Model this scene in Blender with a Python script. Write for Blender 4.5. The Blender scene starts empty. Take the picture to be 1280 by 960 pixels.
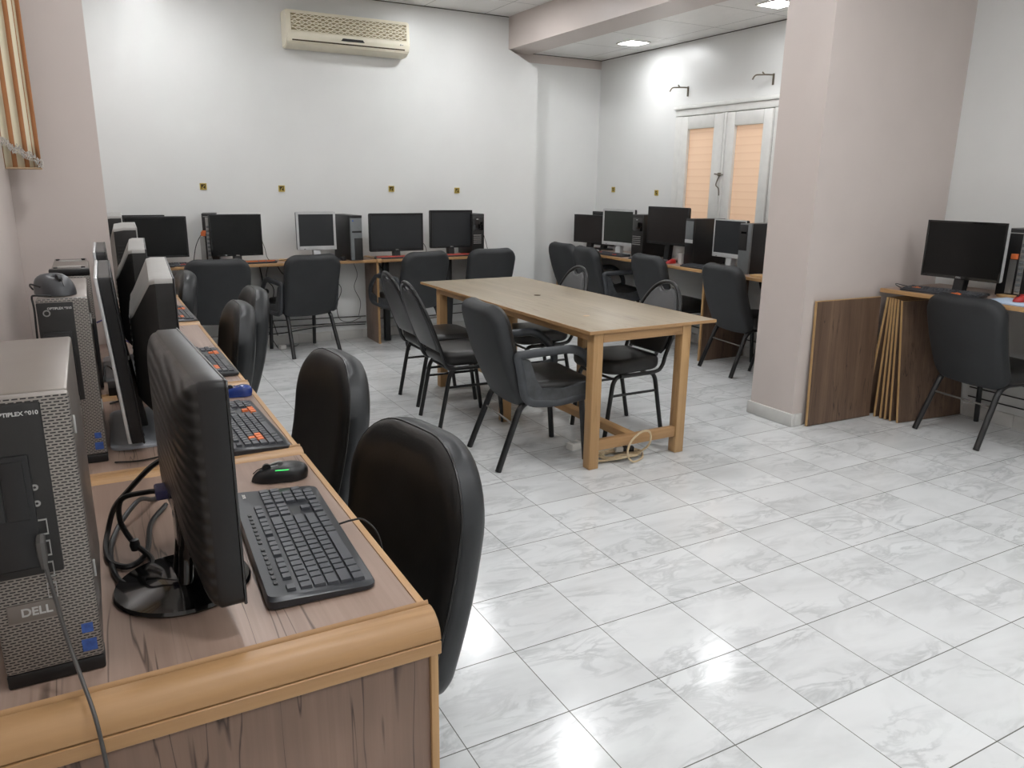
import bpy, bmesh, math, random
from mathutils import Matrix, Vector
random.seed(7)
C = bpy.context.scene.collection
S = bpy.context.scene
R = math.radians
PI = math.pi

# ---------------------------------------------------------------- materials
def lin(c):
    f = lambda v: v / 12.92 if v <= .04045 else ((v + .055) / 1.055) ** 2.4
    return (f(c[0] / 255), f(c[1] / 255), f(c[2] / 255), 1)

class NT:
    """small helper around a node tree"""
    def __init__(s, name):
        s.m = bpy.data.materials.new(name); s.m.use_nodes = True
        s.t = s.m.node_tree; s.n = s.t.nodes; s.l = s.t.links
        s.b = s.n['Principled BSDF']
    def new(s, kind, **kw):
        n = s.n.new(kind)
        for k, v in kw.items(): setattr(n, k, v)
        return n
    def link(s, a, b): s.l.new(a, b)
    def math(s, op, a, b=None):
        n = s.new('ShaderNodeMath', operation=op)
        for i, v in enumerate((a, b)):
            if v is None: continue
            if isinstance(v, (int, float)): n.inputs[i].default_value = v
            else: s.link(v, n.inputs[i])
        return n.outputs[0]
    def ramp(s, fac, stops):
        n = s.new('ShaderNodeValToRGB'); e = n.color_ramp.elements
        while len(e) < len(stops): e.new(.5)
        for q, (p, c) in zip(e, stops): q.position = p; q.color = c
        s.link(fac, n.inputs[0]); return n.outputs[0]
    def mix(s, fac, a, b):
        n = s.new('ShaderNodeMix', data_type='RGBA')
        if isinstance(fac, (int, float)): n.inputs[0].default_value = fac
        else: s.link(fac, n.inputs[0])
        for i, v in ((6, a), (7, b)):
            if isinstance(v, tuple): n.inputs[i].default_value = v
            else: s.link(v, n.inputs[i])
        return n.outputs[2]
    def coord(s, which='Object', scale=(1, 1, 1), rot=(0, 0, 0)):
        tc = s.new('ShaderNodeTexCoord'); mp = s.new('ShaderNodeMapping')
        mp.inputs['Scale'].default_value = scale; mp.inputs['Rotation'].default_value = rot
        s.link(tc.outputs[which], mp.inputs[0]); return mp.outputs[0]
    def noise(s, vec, scale, detail=3, rough=.5, dist=0):
        n = s.new('ShaderNodeTexNoise'); n.inputs['Scale'].default_value = scale
        n.inputs['Detail'].default_value = detail; n.inputs['Roughness'].default_value = rough
        n.inputs['Distortion'].default_value = dist
        s.link(vec, n.inputs['Vector']); return n.outputs[0]
    def bump(s, h, strength, dist=.001):
        n = s.new('ShaderNodeBump'); n.inputs['Strength'].default_value = strength
        n.inputs['Distance'].default_value = dist
        s.link(h, n.inputs['Height']); s.link(n.outputs[0], s.b.inputs['Normal'])

def plain(name, col, rough=.5, metal=0, var=.06, nscale=25, bump=0, bscale=200, spec=.5, coat=0, bdist=.001):
    t = NT(name); c = lin(col)
    v = t.coord()
    n = t.noise(v, nscale, 4)
    d = tuple(max(0, x * (1 - var)) for x in c[:3]) + (1,)
    u = tuple(min(1, x * (1 + var)) for x in c[:3]) + (1,)
    t.link(t.ramp(n, [(.3, d), (.7, u)]), t.b.inputs['Base Color'])
    t.b.inputs['Roughness'].default_value = rough; t.b.inputs['Metallic'].default_value = metal
    t.b.inputs['Specular IOR Level'].default_value = spec
    t.b.inputs['Coat Weight'].default_value = coat
    if bump: t.bump(t.noise(v, bscale, 3), bump, bdist)
    return t.m

def wood(name, a, b, dark, axis, scale=1.0, streak=.5, rough=.42, fine=1.0):
    """long grain along `axis` (0,1,2): fine fibre noise plus dark stretched streaks"""
    t = NT(name)
    sc = [14 * scale] * 3; sc[axis] = .55 * scale
    v = t.coord(scale=tuple(sc))
    n1 = t.noise(v, 1.0, 6, .62, .6)
    sc2 = [90 * scale] * 3; sc2[axis] = 2.2 * scale
    n2 = t.noise(t.coord(scale=tuple(sc2)), 1.0, 3, .6)
    col = t.ramp(n1, [(.28, lin(b)), (.68, lin(a))])
    col = t.mix(t.math('MULTIPLY', t.ramp(n2, [(.38, (1, 1, 1, 1)), (.62, (0, 0, 0, 1))]), .42 * fine), col, lin(b))
    sc3 = [19 * scale] * 3; sc3[axis] = 1.1 * scale
    n3 = t.noise(t.coord(scale=tuple(sc3)), 1.0, 3, .55, .35)
    line = t.math('SUBTRACT', 1.0, t.math('MULTIPLY', t.math('ABSOLUTE', t.math('SUBTRACT', n3, .5)), 60.0))
    line = t.math('MAXIMUM', line, 0.0)
    gate = t.ramp(t.noise(t.coord(scale=tuple(1.6 if i == axis else 4 for i in range(3))), 1.3, 2), [(.42, (0, 0, 0, 1)), (.52, (1, 1, 1, 1))])
    col = t.mix(t.math('MULTIPLY', t.math('MULTIPLY', line, gate), streak), col, lin(dark))
    t.link(col, t.b.inputs['Base Color'])
    t.b.inputs['Roughness'].default_value = rough
    t.bump(n2, .12, .0008)
    return t.m

def floor_mat():
    t = NT('marble_tile'); T = .315
    tc = t.new('ShaderNodeTexCoord'); sp = t.new('ShaderNodeSeparateXYZ'); t.link(tc.outputs['Object'], sp.inputs[0])
    gx = t.math('DIVIDE', sp.outputs[0], T); gy = t.math('DIVIDE', sp.outputs[1], T)
    ix = t.math('FLOOR', gx); iy = t.math('FLOOR', gy)
    def edge(g):
        f = t.math('FRACT', g); return t.math('MINIMUM', f, t.math('SUBTRACT', 1.0, f))
    dx, dy = edge(gx), edge(gy)
    d = t.math('MINIMUM', t.math('MULTIPLY', dx, 1.25), dy)
    cb = t.new('ShaderNodeCombineXYZ'); t.link(ix, cb.inputs[0]); t.link(iy, cb.inputs[1])
    wn = t.new('ShaderNodeTexWhiteNoise', noise_dimensions='3D'); t.link(cb.outputs[0], wn.inputs['Vector'])
    # each tile gets its own piece of stone: shift the lookup by a random vector, flip some
    sc = t.new('ShaderNodeVectorMath', operation='SCALE'); t.link(wn.outputs['Color'], sc.inputs[0]); sc.inputs['Scale'].default_value = 37
    ad = t.new('ShaderNodeVectorMath', operation='ADD'); t.link(tc.outputs['Object'], ad.inputs[0]); t.link(sc.outputs[0], ad.inputs[1])
    vr = t.new('ShaderNodeVectorRotate', rotation_type='Z_AXIS'); t.link(ad.outputs[0], vr.inputs['Vector'])
    t.link(t.math('MULTIPLY', t.math('ROUND', t.math('MULTIPLY', wn.outputs['Value'], 1.0)), PI), vr.inputs['Angle'])
    mp = t.new('ShaderNodeMapping'); mp.inputs['Rotation'].default_value = (0, 0, R(28)); mp.inputs['Scale'].default_value = (.75, 1.9, 1)
    t.link(vr.outputs[0], mp.inputs[0]); v = mp.outputs[0]
    n1 = t.noise(v, 6.2, 7, .6, .75)
    vein = t.math('MAXIMUM', t.math('SUBTRACT', 1.0, t.math('MULTIPLY', t.math('ABSOLUTE', t.math('SUBTRACT', n1, .5)), 15.0)), 0.0)
    gate = t.ramp(t.noise(v, 3.0, 2), [(.4, (0, 0, 0, 1)), (.62, (1, 1, 1, 1))])
    n2 = t.noise(v, 2.6, 4, .6, .8)
    base = t.ramp(n2, [(.3, lin((208, 210, 210))), (.6, lin((224, 226, 226)))])
    col = t.mix(t.math('MULTIPLY', t.math('MULTIPLY', vein, gate), .55), base, lin((170, 173, 174)))
    val = t.math('ADD', .95, t.math('MULTIPLY', wn.outputs['Value'], .05))
    hs = t.new('ShaderNodeHueSaturation'); t.link(val, hs.inputs['Value']); t.link(col, hs.inputs['Color'])
    gr = t.math('LESS_THAN', d, .0052)
    t.link(t.mix(gr, hs.outputs[0], lin((94, 93, 88))), t.b.inputs['Base Color'])
    t.link(t.math('ADD', .17, t.math('MULTIPLY', gr, .6)), t.b.inputs['Roughness'])
    t.b.inputs['Specular IOR Level'].default_value = .5
    h = t.math('SUBTRACT', t.math('MULTIPLY', t.noise(t.coord(), 30, 2), .35), gr)
    t.bump(h, .25, .0012)
    return t.m

def ceiling_mat():
    t = NT('ceiling_tile'); v = t.coord()
    br = t.new('ShaderNodeTexBrick'); br.offset = 0; br.inputs['Scale'].default_value = 1
    br.inputs['Brick Width'].default_value = .6; br.inputs['Row Height'].default_value = .6
    br.inputs['Mortar Size'].default_value = .003
    br.inputs['Color1'].default_value = lin((238, 237, 234)); br.inputs['Color2'].default_value = lin((234, 233, 230)); br.inputs['Mortar'].default_value = lin((120, 118, 112))
    t.link(v, br.inputs['Vector']); t.link(br.outputs[0], t.b.inputs['Base Color'])
    w = t.new('ShaderNodeTexVoronoi'); w.inputs['Scale'].default_value = 14; t.link(v, w.inputs['Vector'])
    t.bump(w.outputs['Distance'], .5, .006)
    t.b.inputs['Roughness'].default_value = .38
    return t.m

def mesh_grille_mat():
    t = NT('perforated_grille')
    v = t.coord(rot=(R(90), 0, 0))
    br = t.new('ShaderNodeTexBrick'); br.offset = .5
    for k, q in (('Scale', 1), ('Brick Width', .0088), ('Row Height', .0040), ('Mortar Size', .00125), ('Mortar Smooth', .1), ('Bias', 0)): br.inputs[k].default_value = q
    br.inputs['Color1'].default_value = br.inputs['Color2'].default_value = lin((26, 25, 24)); br.inputs['Mortar'].default_value = lin((140, 134, 128))
    t.link(v, br.inputs['Vector']); t.link(br.outputs[0], t.b.inputs['Base Color'])
    t.b.inputs['Roughness'].default_value = .42; t.b.inputs['Metallic'].default_value = .25
    t.bump(br.outputs['Fac'], .5, .002)
    return t.m

def stripes_mat():
    t = NT('striped_blind_cloth')
    tc = t.new('ShaderNodeTexCoord'); sp = t.new('ShaderNodeSeparateXYZ'); t.link(tc.outputs['Object'], sp.inputs[0])
    xs = t.math('SUBTRACT', .1145, sp.outputs[0])
    f = t.math('FRACT', t.math('DIVIDE', xs, .038))
    g = t.math('FRACT', t.math('DIVIDE', xs, .4))
    a = t.math('LESS_THAN', f, .40); th = t.math('MULTIPLY', t.math('GREATER_THAN', g, .056), t.math('LESS_THAN', g, .063))
    col = t.mix(t.math('MAXIMUM', a, th), lin((226, 217, 192)), lin((170, 116, 74)))
    t.link(col, t.b.inputs['Base Color']); t.b.inputs['Roughness'].default_value = .9
    t.bump(t.noise(t.coord(), 500, 2), .3, .0006)
    return t.m

def pane_mat():
    t = NT('frosted_amber_glass')
    v = t.coord(scale=(1, 1, 1))
    sp = t.new('ShaderNodeSeparateXYZ'); t.link(v, sp.inputs[0])
    slat = t.math('FRACT', t.math('MULTIPLY', sp.outputs[2], 16))
    c = t.ramp(slat, [(0, lin((222, 188, 158))), (.15, lin((232, 202, 174))), (.9, lin((229, 198, 170))), (1, lin((222, 188, 158)))])
    t.link(c, t.b.inputs['Base Color']); t.b.inputs['Roughness'].default_value = .22
    t.b.inputs['Emission Color'].default_value = lin((226, 184, 146)); t.b.inputs['Emission Strength'].default_value = .14
    t.bump(t.noise(v, 160, 2), .15, .001)
    return t.m

def emit(name, col, strength):
    t = NT(name); t.b.inputs['Base Color'].default_value = lin(col)
    t.b.inputs['Emission Color'].default_value = lin(col); t.b.inputs['Emission Strength'].default_value = strength
    return t.m

def screen_mat(name, col=(14, 15, 15), rough=.25):
    t = NT(name); t.link(t.ramp(t.noise(t.coord(), 6, 2), [(.3, lin(col)), (.7, lin(tuple(x + 3 for x in col)))]), t.b.inputs['Base Color'])
    t.b.inputs['Roughness'].default_value = rough; t.b.inputs['Specular IOR Level'].default_value = .35
    return t.m

def embossed_mat():
    t = NT('embossed_black_shell'); v = t.coord(scale=(1, 1, 1))
    mp = t.new('ShaderNodeMapping'); mp.inputs['Location'].default_value = (.12, 0, .25); mp.inputs['Scale'].default_value = (.55, .2, 1.0); t.link(v, mp.inputs[0])
    w = t.new('ShaderNodeTexWave', wave_type='RINGS', rings_direction='SPHERICAL'); w.inputs['Scale'].default_value = 17; w.inputs['Distortion'].default_value = 1.6; w.inputs['Detail'].default_value = 1; w.inputs['Detail Scale'].default_value = 2
    t.link(mp.outputs[0], w.inputs['Vector'])
    t.b.inputs['Base Color'].default_value = lin((31, 30, 29)); t.b.inputs['Roughness'].default_value = .33
    t.bump(w.outputs['Fac'], .7, .0022)
    return t.m

M = dict(
    emboss=embossed_mat(), platem=plain('blue_grey_stand_plate', (172, 176, 182), .32, .1, var=.06, nscale=8),
    leather_out=plain('black_leather_outside', (36, 38, 40), .42, var=.2, nscale=10, bump=.15, bscale=150, bdist=.0015),
    floor=floor_mat(), ceil=ceiling_mat(),
    wall=plain('white_wall_paint', (226, 227, 225), .33, var=.015, nscale=3, bump=.06, bscale=40, bdist=.004),
    pink=plain('taupe_wall_paint', (206, 195, 189), .42, var=.02, nscale=4, bump=.06, bscale=40, bdist=.004),
    skirt=plain('marble_skirting', (208, 207, 203), .3, var=.06, nscale=9),
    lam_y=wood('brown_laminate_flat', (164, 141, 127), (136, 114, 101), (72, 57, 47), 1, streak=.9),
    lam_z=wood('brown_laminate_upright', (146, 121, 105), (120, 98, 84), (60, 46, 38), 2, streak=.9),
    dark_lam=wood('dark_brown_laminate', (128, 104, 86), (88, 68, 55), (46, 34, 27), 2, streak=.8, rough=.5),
    lam_x=wood('pale_brown_laminate', (168, 138, 112), (140, 110, 88), (92, 70, 56), 0, streak=.5),
    pine_x=wood('pine_trim_long', (184, 147, 104), (162, 124, 83), (134, 96, 58), 0, streak=.4),
    pine_y=wood('pine_trim_deep', (196, 158, 112), (172, 132, 88), (134, 96, 58), 1, streak=.4),
    pine_z=wood('pine_post', (192, 156, 110), (168, 130, 86), (134, 98, 60), 2, streak=.4),
    oak=wood('greige_oak_top', (164, 151, 130), (142, 129, 108), (104, 91, 72), 1, scale=.8, streak=.55, rough=.38),
    leather=plain('black_leather', (34, 33, 32), .36, var=.25, nscale=14, bump=.18, bscale=150, bdist=.0015),
    shell=plain('charcoal_cover_fabric', (41, 43, 45), .62, var=.12, nscale=9, bump=.25, bscale=420),
    shell_worn=plain('charcoal_cover_fabric_dark', (44, 48, 51), .55, var=.15, nscale=7, bump=.2, bscale=300),
    seatm=plain('black_vinyl_seat', (34, 33, 32), .4, var=.2, nscale=12, bump=.12, bscale=150),
    armm=plain('grey_black_arm_plastic', (62, 65, 69), .45, var=.18, nscale=18),
    wornm=plain('worn_rubber_panel', (66, 68, 70), .6, var=.4, nscale=16, bump=.4, bscale=60, bdist=.003),
    tube=plain('black_enamel_tube', (28, 28, 29), .3, var=.15, nscale=40),
    greytube=plain('dull_steel_rod', (120, 116, 112), .45, .6, var=.2),
    bpad=plain('grey_black_vinyl_back', (62, 62, 63), .42, var=.12, nscale=10, bump=.12, bscale=250),
    blk=plain('black_plastic', (22, 22, 23), .38, var=.12, nscale=30),
    gloss=plain('gloss_black_plastic', (12, 12, 13), .1, var=.1, coat=.5),
    matt=plain('matt_black_plastic', (30, 29, 28), .55, var=.12, nscale=30, bump=.15, bscale=300),
    dgrey=plain('dark_grey_plastic', (58, 59, 62), .42, var=.08, nscale=30),
    keyb=plain('keyboard_body_plastic', (42, 44, 48), .33, var=.08, nscale=30),
    keys=plain('keycap_plastic', (62, 64, 69), .42, var=.12, nscale=50),
    orange=plain('orange_keycap', (226, 118, 62), .5, var=.06),
    redkey=plain('red_keycap', (176, 66, 54), .5, var=.1),
    lgrey=plain('light_grey_plastic', (176, 175, 172), .45, var=.05, nscale=20),
    mgrey=plain('warm_grey_metal', (128, 120, 113), .4, .45, var=.06, nscale=8),
    casegrey=plain('dusty_grey_casing', (150, 148, 144), .5, var=.06, nscale=20),
    silver=plain('silver_plastic', (200, 201, 201), .35, .3, var=.04, nscale=20),
    steel=plain('plain_steel', (170, 170, 168), .35, .8, var=.05),
    hpgrey=plain('mid_grey_plastic', (112, 116, 118), .42, .1, var=.06),
    cream=plain('aged_cream_plastic', (236, 230, 210), .42, var=.03, nscale=12),
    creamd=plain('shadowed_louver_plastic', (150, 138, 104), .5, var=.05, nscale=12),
    wframe=plain('white_gloss_paint', (226, 226, 222), .35, var=.04, nscale=14, bump=.1, bscale=30, bdist=.003),
    wcrack=plain('old_paint_seam', (120, 118, 112), .7, var=.3, nscale=40),
    brass=plain('dull_latch_metal', (120, 112, 100), .45, .7),
    grille=mesh_grille_mat(), blind=stripes_mat(), blindhem=plain('brown_hem_cloth', (176, 150, 120), .9, var=.15, nscale=60), pane=pane_mat(),
    fringe=plain('grey_white_fringe', (196, 190, 182), .9, var=.25, nscale=200),
    screen=screen_mat('dark_screen'), screen_warm=screen_mat('dark_brown_screen', (38, 34, 33), .3), screen_grey=screen_mat('grey_dark_screen', (46, 48, 50), .3), screen_green=screen_mat('green_grey_screen', (44, 48, 44), .35),
    cable=plain('black_cable', (18, 17, 17), .45), bcable=plain('beige_cable', (202, 182, 148), .5), ucable=plain('grey_cable', (70, 68, 66), .5),
    bluec=plain('blue_cable', (70, 66, 150), .5), purple=plain('purple_plug', (62, 60, 108), .5),
    white=plain('white_plastic', (226, 224, 218), .45, var=.04), paint=plain('white_print', (190, 190, 188), .6),
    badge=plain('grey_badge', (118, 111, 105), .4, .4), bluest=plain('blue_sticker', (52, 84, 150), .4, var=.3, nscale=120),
    yellow=plain('yellow_box_board', (196, 172, 84), .7, var=.25, nscale=60), hole=plain('dark_hole', (70, 58, 36), .8),
    red=plain('red_plastic', (168, 36, 34), .35), blue=plain('deep_blue_plastic', (34, 58, 128), .25, coat=.3),
    paper=plain('pale_blue_paper', (186, 204, 226), .8, var=.04), kraft=plain('tan_board', (196, 160, 112), .7, var=.08),
    chip=wood('chipboard_edge', (198, 164, 116), (176, 140, 96), (140, 106, 70), 2, streak=.3),
    ledp=emit('led_diffuser', (252, 253, 255), 60), ledw=emit('led_diffuser_weak', (252, 253, 255), 33), seam=plain('dark_ceiling_seam', (70, 68, 64), .8), green=emit('green_led', (70, 220, 110), .5),
)

# ---------------------------------------------------------------- mesh helpers
def nb(): return bmesh.new()

def obj(name, bm, mat, parent=None, angle=38):
    me = bpy.data.meshes.new(name)
    bmesh.ops.recalc_face_normals(bm, faces=bm.faces)
    bm.to_mesh(me); bm.free()
    for m in (mat if isinstance(mat, (list, tuple)) else [mat]): me.materials.append(M[m] if isinstance(m, str) else m)
    me.shade_smooth(); me.set_sharp_from_angle(angle=R(angle))
    o = bpy.data.objects.new(name, me); C.objects.link(o)
    if parent: o.parent = parent
    return o

def thing(name, label, cat, loc=(0, 0, 0), rotz=0, group=None):
    o = bpy.data.objects.new(name, None); o.empty_display_size = .1; C.objects.link(o)
    o.location = loc; o.rotation_euler = (0, 0, rotz)
    o['label'] = label; o['category'] = cat
    if group: o['group'] = group
    return o

def tag(o, label, cat, group=None):
    o['label'] = label; o['category'] = cat
    if group: o['group'] = group
    return o

def dup(root, loc, rotz, label, group=None):
    r = root.copy(); C.objects.link(r); r.location = loc; r.rotation_euler = (0, 0, rotz); r['label'] = label
    if group: r['group'] = group
    for ch in list(root.children):
        c = ch.copy(); C.objects.link(c); c.parent = r
        for g in list(ch.children):
            d = g.copy(); C.objects.link(d); d.parent = c
    return r

def struct(name, bm, mat, parent=None):
    o = obj(name, bm, mat, parent)
    if not parent: o['kind'] = 'structure'
    return o

def box(bm, x0, x1, y0, y1, z0, z1, bev=0, seg=2, mi=0, mat=None):
    r = bmesh.ops.create_cube(bm, size=1.0)
    for v in r['verts']:
        v.co = Vector((x0 + (v.co.x + .5) * (x1 - x0), y0 + (v.co.y + .5) * (y1 - y0), z0 + (v.co.z + .5) * (z1 - z0)))
    fs = set(f for v in r['verts'] for f in v.link_faces)
    vs = set(r['verts'])
    if bev:
        es = list(set(e for f in fs for e in f.edges))
        q = bmesh.ops.bevel(bm, geom=es, offset=bev, segments=seg, affect='EDGES', profile=.5)
        fs = set(q['faces']) | set(f for f in fs if f.is_valid)
        vs = set(v for f in fs for v in f.verts)
    if mi:
        for f in fs: f.material_index = mi
    if mat is not None: bmesh.ops.transform(bm, matrix=mat, verts=list(vs))
    return list(vs)

def catmull(pts, n=6, closed=False):
    P = [Vector(p) for p in pts]; out = []; L = len(P)
    rng = range(L if closed else L - 1)
    for i in rng:
        p0 = P[(i - 1) % L] if (closed or i) else P[0] * 2 - P[1]
        p1, p2 = P[i], P[(i + 1) % L]
        p3 = P[(i + 2) % L] if (closed or i + 2 < L) else P[-1] * 2 - P[-2]
        for k in range(n):
            t = k / n
            out.append(.5 * ((2 * p1) + (p2 - p0) * t + (2 * p0 - 5 * p1 + 4 * p2 - p3) * t * t + (3 * p1 - p0 - 3 * p2 + p3) * t ** 3))
    if not closed: out.append(P[-1])
    return out

def fillet(pts, r, n=5, closed=False):
    """polyline with rounded corners"""
    P = [Vector(p) for p in pts]; out = []; L = len(P)
    for i in range(L):
        if not closed and i in (0, L - 1): out.append(P[i]); continue
        a, b, c = P[i - 1], P[i], P[(i + 1) % L]
        d1 = (a - b); d2 = (c - b); rr = min(r, d1.length * .49, d2.length * .49)
        p = b + d1.normalized() * rr; q = b + d2.normalized() * rr
        for k in range(n + 1):
            t = k / n; out.append(p * (1 - t) ** 2 + b * 2 * t * (1 - t) + q * t * t)
    return out

def tube(bm, pts, r, seg=8, closed=False, sx=1.0, sy=1.0, up=None):
    P = [Vector(p) for p in pts]; n = len(P); rings = []
    prev = None
    for i, p in enumerate(P):
        if closed: t = P[(i + 1) % n] - P[i - 1]
        else: t = P[min(i + 1, n - 1)] - P[max(i - 1, 0)]
        t.normalize()
        if prev is None:
            a = Vector(up) if up else (Vector((0, 0, 1)) if abs(t.z) < .9 else Vector((1, 0, 0)))
        else: a = prev
        a = (a - t * a.dot(t))
        if a.length < 1e-6: a = t.orthogonal()
        a.normalize(); prev = a; b = t.cross(a)
        rr = r[i] if isinstance(r, (list, tuple)) else r
        rings.append([bm.verts.new(p + (a * math.cos(2 * PI * k / seg) * sx + b * math.sin(2 * PI * k / seg) * sy) * rr) for k in range(seg)])
    for i in range(n if closed else n - 1):
        A, B = rings[i], rings[(i + 1) % n]
        for k in range(seg): bm.faces.new((A[k], A[(k + 1) % seg], B[(k + 1) % seg], B[k]))
    if not closed:
        bm.faces.new(rings[0][::-1]); bm.faces.new(rings[-1])

def prism(bm, poly, ax, a, b):
    """2-D polygon extruded along axis ax from a to b; poly coords go to the other two axes in order"""
    o = [i for i in range(3) if i != ax]
    def mk(p, t):
        c = [0, 0, 0]; c[ax] = t; c[o[0]] = p[0]; c[o[1]] = p[1]; return bm.verts.new(c)
    A = [mk(p, a) for p in poly]; B = [mk(p, b) for p in poly]
    bm.faces.new(A); bm.faces.new(B[::-1])
    for i in range(len(poly)): bm.faces.new((A[i], B[i], B[(i + 1) % len(poly)], A[(i + 1) % len(poly)]))

def lathe(bm, prof, seg=24, cx=0, cy=0, cz=0, sx=1, sy=1, loop=False):
    rings = []
    if loop: prof = list(prof) + [prof[0]]
    for r, z in prof:
        if r < 1e-5: rings.append([bm.verts.new((cx, cy, cz + z))])
        else: rings.append([bm.verts.new((cx + sx * r * math.cos(2 * PI * k / seg), cy + sy * r * math.sin(2 * PI * k / seg), cz + z)) for k in range(seg)])
    for A, B in zip(rings, rings[1:]):
        for k in range(seg):
            k2 = (k + 1) % seg
            if len(A) == 1 and len(B) == 1: continue
            if len(A) == 1: bm.faces.new((A[0], B[k], B[k2]))
            elif len(B) == 1: bm.faces.new((A[k], A[k2], B[0]))
            else: bm.faces.new((A[k], A[k2], B[k2], B[k]))
    if loop: bmesh.ops.remove_doubles(bm, verts=rings[0] + rings[-1], dist=1e-6); return
    if len(rings[0]) > 1: bm.faces.new(rings[0][::-1])
    if len(rings[-1]) > 1: bm.faces.new(rings[-1])

def rrect(hw, z0, z1, rt, rb, n=8, taper=0.0):
    """closed outline (u,w) with top radius rt and bottom radius rb; bottom narrower by taper"""
    pts = []
    for cx, cz, r, a0 in ((hw - rt, z1 - rt, rt, 0), (-hw + rt, z1 - rt, rt, 90), (-hw + taper + rb, z0 + rb, rb, 180), (hw - taper - rb, z0 + rb, rb, 270)):
        for k in range(n + 1):
            a = R(a0 + 90 * k / n); pts.append((cx + r * math.cos(a), cz + r * math.sin(a)))
    # add points along long straight edges so that bending stays smooth
    out = []
    for i, p in enumerate(pts):
        q = pts[(i + 1) % len(pts)]; out.append(p)
        L = math.hypot(q[0] - p[0], q[1] - p[1]); k = int(L / .05)
        for j in range(1, k): out.append((p[0] + (q[0] - p[0]) * j / k, p[1] + (q[1] - p[1]) * j / k))
    return out

def pad(bm, outline, stations, fn, crown0=0.0, crown1=0.0, rings=4, split=None):
    """cushion: outline swept through (depth, inset) stations, both ends closed with crowned rings. fn maps (u,w,d)->Vector"""
    us = [p[0] for p in outline]; ws = [p[1] for p in outline]
    cu = (max(us) + min(us)) / 2; cw = (max(ws) + min(ws)) / 2; hu = (max(us) - min(us)) / 2; hw = (max(ws) - min(ws)) / 2
    def ring(d, inset, s=1.0):
        a = s * (hu - inset) / hu; b = s * (hw - inset) / hw
        return [bm.verts.new(fn(cu + (u - cu) * a, cw + (w - cw) * b, d)) for u, w in outline]
    seq = []
    d0, i0 = stations[0]; d1, i1 = stations[-1]
    for k in range(1, rings): s = k / rings; seq.append(ring(d0 - crown0 * (1 - s * s), i0, s))
    for d, i in stations: seq.append(ring(d, i))
    for k in range(rings - 1, 0, -1): s = k / rings; seq.append(ring(d1 + crown1 * (1 - s * s), i1, s))
    n = len(outline)
    for q, (A, B) in enumerate(zip(seq, seq[1:])):
        for k in range(n):
            f = bm.faces.new((A[k], A[(k + 1) % n], B[(k + 1) % n], B[k]))
            if split is not None and q >= split: f.material_index = 1
    c0 = bm.verts.new(fn(cu, cw, d0 - crown0)); c1 = bm.verts.new(fn(cu, cw, d1 + crown1))
    for k in range(n):
        bm.faces.new((c0, seq[0][(k + 1) % n], seq[0][k]))
        f = bm.faces.new((c1, seq[-1][k], seq[-1][(k + 1) % n]))
        if split is not None: f.material_index = 1

def rough_edge(t, r, n=4):
    """stations of a slab of thickness t (centred) with rounded edges r"""
    s = []
    for k in range(n + 1):
        a = PI / 2 * k / n; s.append((-t / 2 + r - r * math.cos(a), r - r * math.sin(a)))
    for k in range(n + 1):
        a = PI / 2 * k / n; s.append((t / 2 - r + r * math.sin(a), r - r * math.cos(a)))
    return s

def text(name, s, size, mat, parent, loc, rot=(PI / 2, 0, PI), bold=.0):
    cu = bpy.data.curves.new(name, 'FONT'); cu.body = s; cu.size = size; cu.extrude = .0003; cu.align_x = 'CENTER'; cu.align_y = 'CENTER'; cu.offset = bold
    tmp = bpy.data.objects.new(name, cu); C.objects.link(tmp); bpy.context.view_layer.update()
    me = bpy.data.meshes.new_from_object(tmp); bpy.data.objects.remove(tmp); bpy.data.curves.remove(cu)
    me.materials.clear(); me.materials.append(M[mat])
    o = bpy.data.objects.new(name, me); C.objects.link(o); o.parent = parent; o.location = loc; o.rotation_euler = rot
    return o

# ---------------------------------------------------------------- the room
H = .757            # worktop height of the computer desks
XL, XR, YB, YF = -1.27, 3.84, 5.36, -4.3
ZC, ZR = 2.93, 2.66
def sbox(name, mat, *a, bev=0): b = nb(); box(b, *a, bev=bev); return struct(name, b, mat)
sbox('floor', 'floor', XL - .1, XR + .1, YF - .1, 5.7, -.1, 0)
sbox('ceiling', 'ceil', XL - .1, 2.80, YF - .1, 5.5, ZC, ZC + .1)
sbox('ceiling', 'ceil', 2.9801, XR + .1, 1.7, 5.7, ZR, ZR + .1)
sbox('ceiling', 'ceil', 2.80, XR + .1, YF - .1, 1.7, ZC, ZC + .1)
b = nb(); prism(b, [(XL - .1, 0), (2.98, 0), (2.98, 2.50), (2.67, 2.645), (2.67, ZC), (XL - .1, ZC)], 1, YB, YB + .17); struct('wall_back', b, 'wall')
sbox('wall_back_recess', 'wall', 2.6, XR + .1, YB + .17, YB + .3, 0, 2.575)
sbox('wall_back_recess_top', 'pink', 2.6, XR + .1, YB + .165, YB + .3, 2.575, ZC)
sbox('wall_right', 'wall', XR, XR + .12, YF - .1, 5.6, 0, ZC)
sbox('wall_left', 'pink', XL - .12, XL, YF - .1, 5.5, 0, ZC)
sbox('wall_front', 'wall', XL - .1, XR + .1, YF - .12, YF, 0, ZC)
sbox('trim_2', 'seam', XL, 2.654, YB - .004, YB - .0002, ZC - .006, ZC - .0002)
sbox('trim_3', 'seam', XR - .004, XR - .0002, 1.917, YB + .160, ZR - .006, ZR - .0002)
sbox('trim_4', 'seam', 2.981, XR - .005, YB + .160, YB + .1645, ZR - .006, ZR - .0002)
sbox('trim_1', 'pink', 2.655, 2.98, 1.916, YB + .164, 2.645, ZC + .05)          # ceiling beam
sbox('wall_pier_right', 'pink', 2.615, XR + .05, 1.578, 1.915, 0, ZC)
sbox('wall_pier_left', 'pink', XL - .05, -.957, 2.0, 2.34, 0, ZC)
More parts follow.
